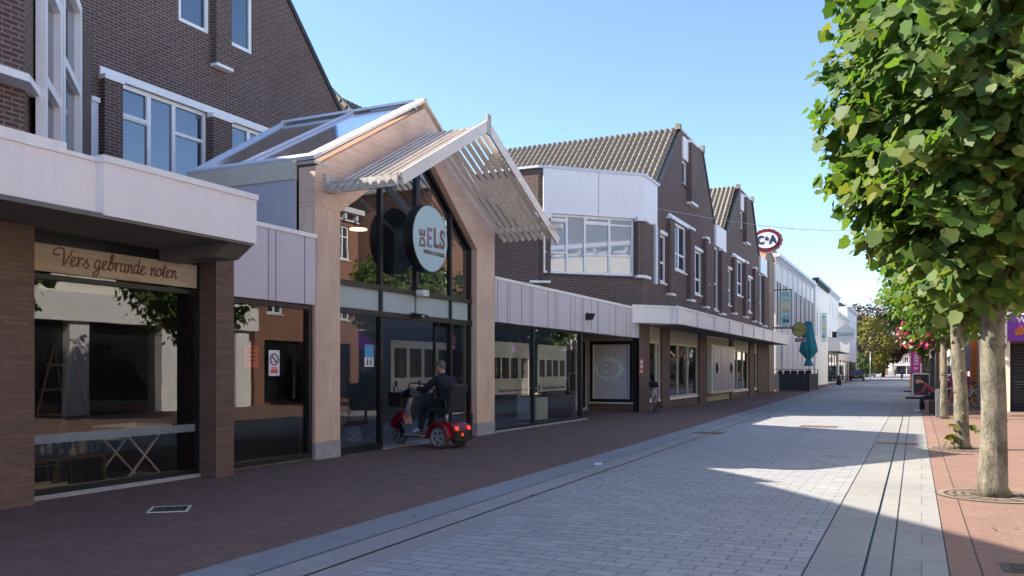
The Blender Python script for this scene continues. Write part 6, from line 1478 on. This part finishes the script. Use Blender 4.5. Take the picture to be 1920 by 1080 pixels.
for i, (u, w_, mt, lb) in enumerate(((1828, .16, 'orange', 'narrow orange upright panel beside the pink pavement board'), (1841, .14, 'sign_white', 'white upright panel between the pink board and the nearest trunk'), (1815, .2, 'film_grey', 'grey upright panel with pale stripes above the pink board'))):
    x_ = ony(u, 700, 39.5 + i * .6)[0]; t = thing('upright_banner', lb, 'panel', (x_, 39.5 + i * .6, 0)); mb = MB(); mb.box(-w_, w_ * .6, -.03, .03, .05 if i < 2 else 1.4, 3.2); mb.build('panel', mt, t); mb = MB(); mb.bar((-w_, 0, 0), (-w_, 0, 3.3), .04); mb.build('post', 'zinc', t)
t = thing('street_lamp', 'slim street lamp with a curved white head in front of the second trunk', 'street lamp', (.78, 31, 0)) if 0 else None
x_, z_ = ony(1693, 655, 120)
for i, (x, y, h, lb) in enumerate(((-.2, 95, 2.6, 'thin dark signpost at the right road edge past the flag'), (-5.9, 150, 1.0, 'short pale bollard at the left road edge near the black car'), (-7.5, 150, 4.5, 'pale post by the shrub at the end of the left row'))):
    t = thing('post', lb, 'post', (x, y, 0)); mb = MB(); mb.lathe([(.07, 0), (.06, h)], (0, 0, 0), n=10); mb.build('shaft', 'zinc' if i else 'dark_frame', t, True); mb = MB(); mb.lathe([(.1, h - .02), (.05, h + .06)], (0, 0, 0), n=10); mb.build('cap', 'dark_frame', t)
# road covers, litter, fallen leaves
def cover(name, label, x, y, a, b, mat='iron', grid=6, frame='concrete', rz=0):
    t = thing(name, label, 'cover', (x, y, 0), rz); mb = MB(); mb.box(-a, a, -b, b, 0, .005); mb.build('plate', mat, t)
    mb = MB()
    for s in (-1, 1): mb.box(-a - .03, a + .03, s * (b + .015) - .015, s * (b + .015) + .015, 0, .007); mb.box(s * (a + .015) - .015, s * (a + .015) + .015, -b, b, 0, .007)
    mb.build('frame', frame, t); mb = MB(); [mb.box(-a + .03 + i * (2 * a - .06) / grid, -a + .05 + i * (2 * a - .06) / grid, -b + .03, b - .03, .005, .008) for i in range(grid + 1)]; mb.build('ribs', 'dark_frame', t); return t
m_ = ong(318, 955); cover('manhole_cover', 'small cover in a pale concrete frame in the brown pavement at the lower left', m_.x, m_.y, .17, .17, 'iron', 4, 'cream', R(40))
m_ = ong(1535, 800); cover('manhole_cover', 'flat rusty cover in the sunlit part of the road', m_.x, m_.y, .42, .3, 'rust', 8, 'rust')
m_ = ong(1328, 812); cover('manhole_cover', 'narrow rusty cover in the left gutter', m_.x, m_.y, .3, .2, 'rust', 6, 'rust')
m_ = ong(1682, 832); cover('drain_cover', 'thin rusty bar across the right hand drain slot', m_.x, m_.y, .34, .12, 'rust', 3, 'rust')
m_ = ong(1905, 1066); cover('drain_cover', 'iron drain grid in the red pavement at the lower right corner', m_.x + .1, m_.y, .16, .13, 'iron', 7, 'iron')
m_ = ong(1120, 872); t = thing('litter', 'scrap of white paper lying in the left gutter', 'litter', m_); rs = random.Random(4)
mb = MB(); [mb.prism([(rs.uniform(-.07, .07), rs.uniform(-.04, .04), .004) for _ in range(3)], (rs.uniform(-.01, .01), .01, .03)) for _ in range(6)]; o = mb.build('scrap', 'sign_white', t)
rs = np.random.RandomState(9); pts = []
for _ in range(60):
    if rs.rand() < .55: x = rs.uniform(.3, 2.5); y = 6 + 20 * rs.rand() ** 1.3
    else: x = rs.uniform(-8.3, -.1); y = 6 + 22 * rs.rand()
    pts.append((x, y, .012))
P = np.array(pts); O = rs.normal(0, .3, P.shape) + [0, 0, .2]; O /= np.linalg.norm(O, axis=1)[:, None]
tag(leaves('fallen_leaves', 'fallen', None, P, O, .05, 77, 0), 'scattered dry leaves and crumbs on road and pavements', 'leaves', kind='stuff')
# distant walkers
for i, (x, y, m_, lb) in enumerate(((-7.2, 200, 'navy_cloth', 'distant walker in dark clothes left of the silver car'), (-5.2, 205, 'black_cloth', 'distant walker in black between the silver car and the cyclist'), (1.9, 58, 'black_cloth', 'person standing in the shade behind the trunks on the right'))):
    J = {'pel': ((0, 0, .95), (.15, .11)), 'wai': ((0, 0, 1.1), (.14, .1)), 'che': ((0, 0, 1.34), (.18, .11)), 'nek': ((0, 0, 1.5), .055), 'hd': ((.01, 0, 1.55), .05)}
    B = [('pel', 'wai', 1), ('wai', 'che', 1), ('che', 'nek', 0), ('nek', 'hd', 0)]
    for s, k in ((1, 'l'), (-1, 'r')):
        J['hip' + k] = ((0, s * .09, .9), .1); J['kn' + k] = ((.05 * s + .03, s * .1, .5), .065); J['an' + k] = ((.12 * s, s * .1, .09), .045); J['to' + k] = ((.12 * s + .15, s * .1, .04), .035)
        J['sh' + k] = ((0, s * .19, 1.41), .06); J['el' + k] = ((-.04 * s, s * .24, 1.13), .045); J['w' + k] = ((-.08 * s + .05, s * .25, .88), .03)
        B += [('pel', 'hip' + k, 2), ('hip' + k, 'kn' + k, 2), ('kn' + k, 'an' + k, 2), ('an' + k, 'to' + k, 2), ('che', 'sh' + k, 1), ('sh' + k, 'el' + k, 1), ('el' + k, 'w' + k, 1)]
        hand(J, B, 'w' + k, J['w' + k][0], (.05, 0, -1), s, 0, curl=(1, 0, 0))
    person(lb, J, B, ['skin', m_, 'navy_cloth'], (x, y, 0), R(80 + 70 * i), 'hair_brown', ((.02, 0, 1.63), 0))

# extra street life far down the road
for i, (x, y, rz, lb) in enumerate(((1.55, 52, 95, 'dark bicycle parked against the shopfronts beyond the bench'), (1.6, 66, 80, 'second dark bicycle parked farther along the right hand shopfronts'))):
    bicycle('bicycle', lb, (x, y, 0), R(rz), 'zinc', i == 0)
for i, (x, y, lb) in enumerate(((1.0, 47.5, 'round dark litter bin beyond the fourth tree'), (-7.2, 88, 'dark litter bin standing by the white houses on the left'))):
    t = thing('litter_bin', lb, 'bin', (x, y, 0)); mb = MB(); mb.lathe([(.2, 0), (.24, .1), (.26, .85), (.22, .9)], (0, 0, 0), n=16); mb.build('body', 'dark_frame', t, True); mb = MB(); mb.lathe([(.27, .9), (.24, 1.0), (.08, 1.05)], (0, 0, 0), n=16); mb.build('lid', 'zinc', t, True)
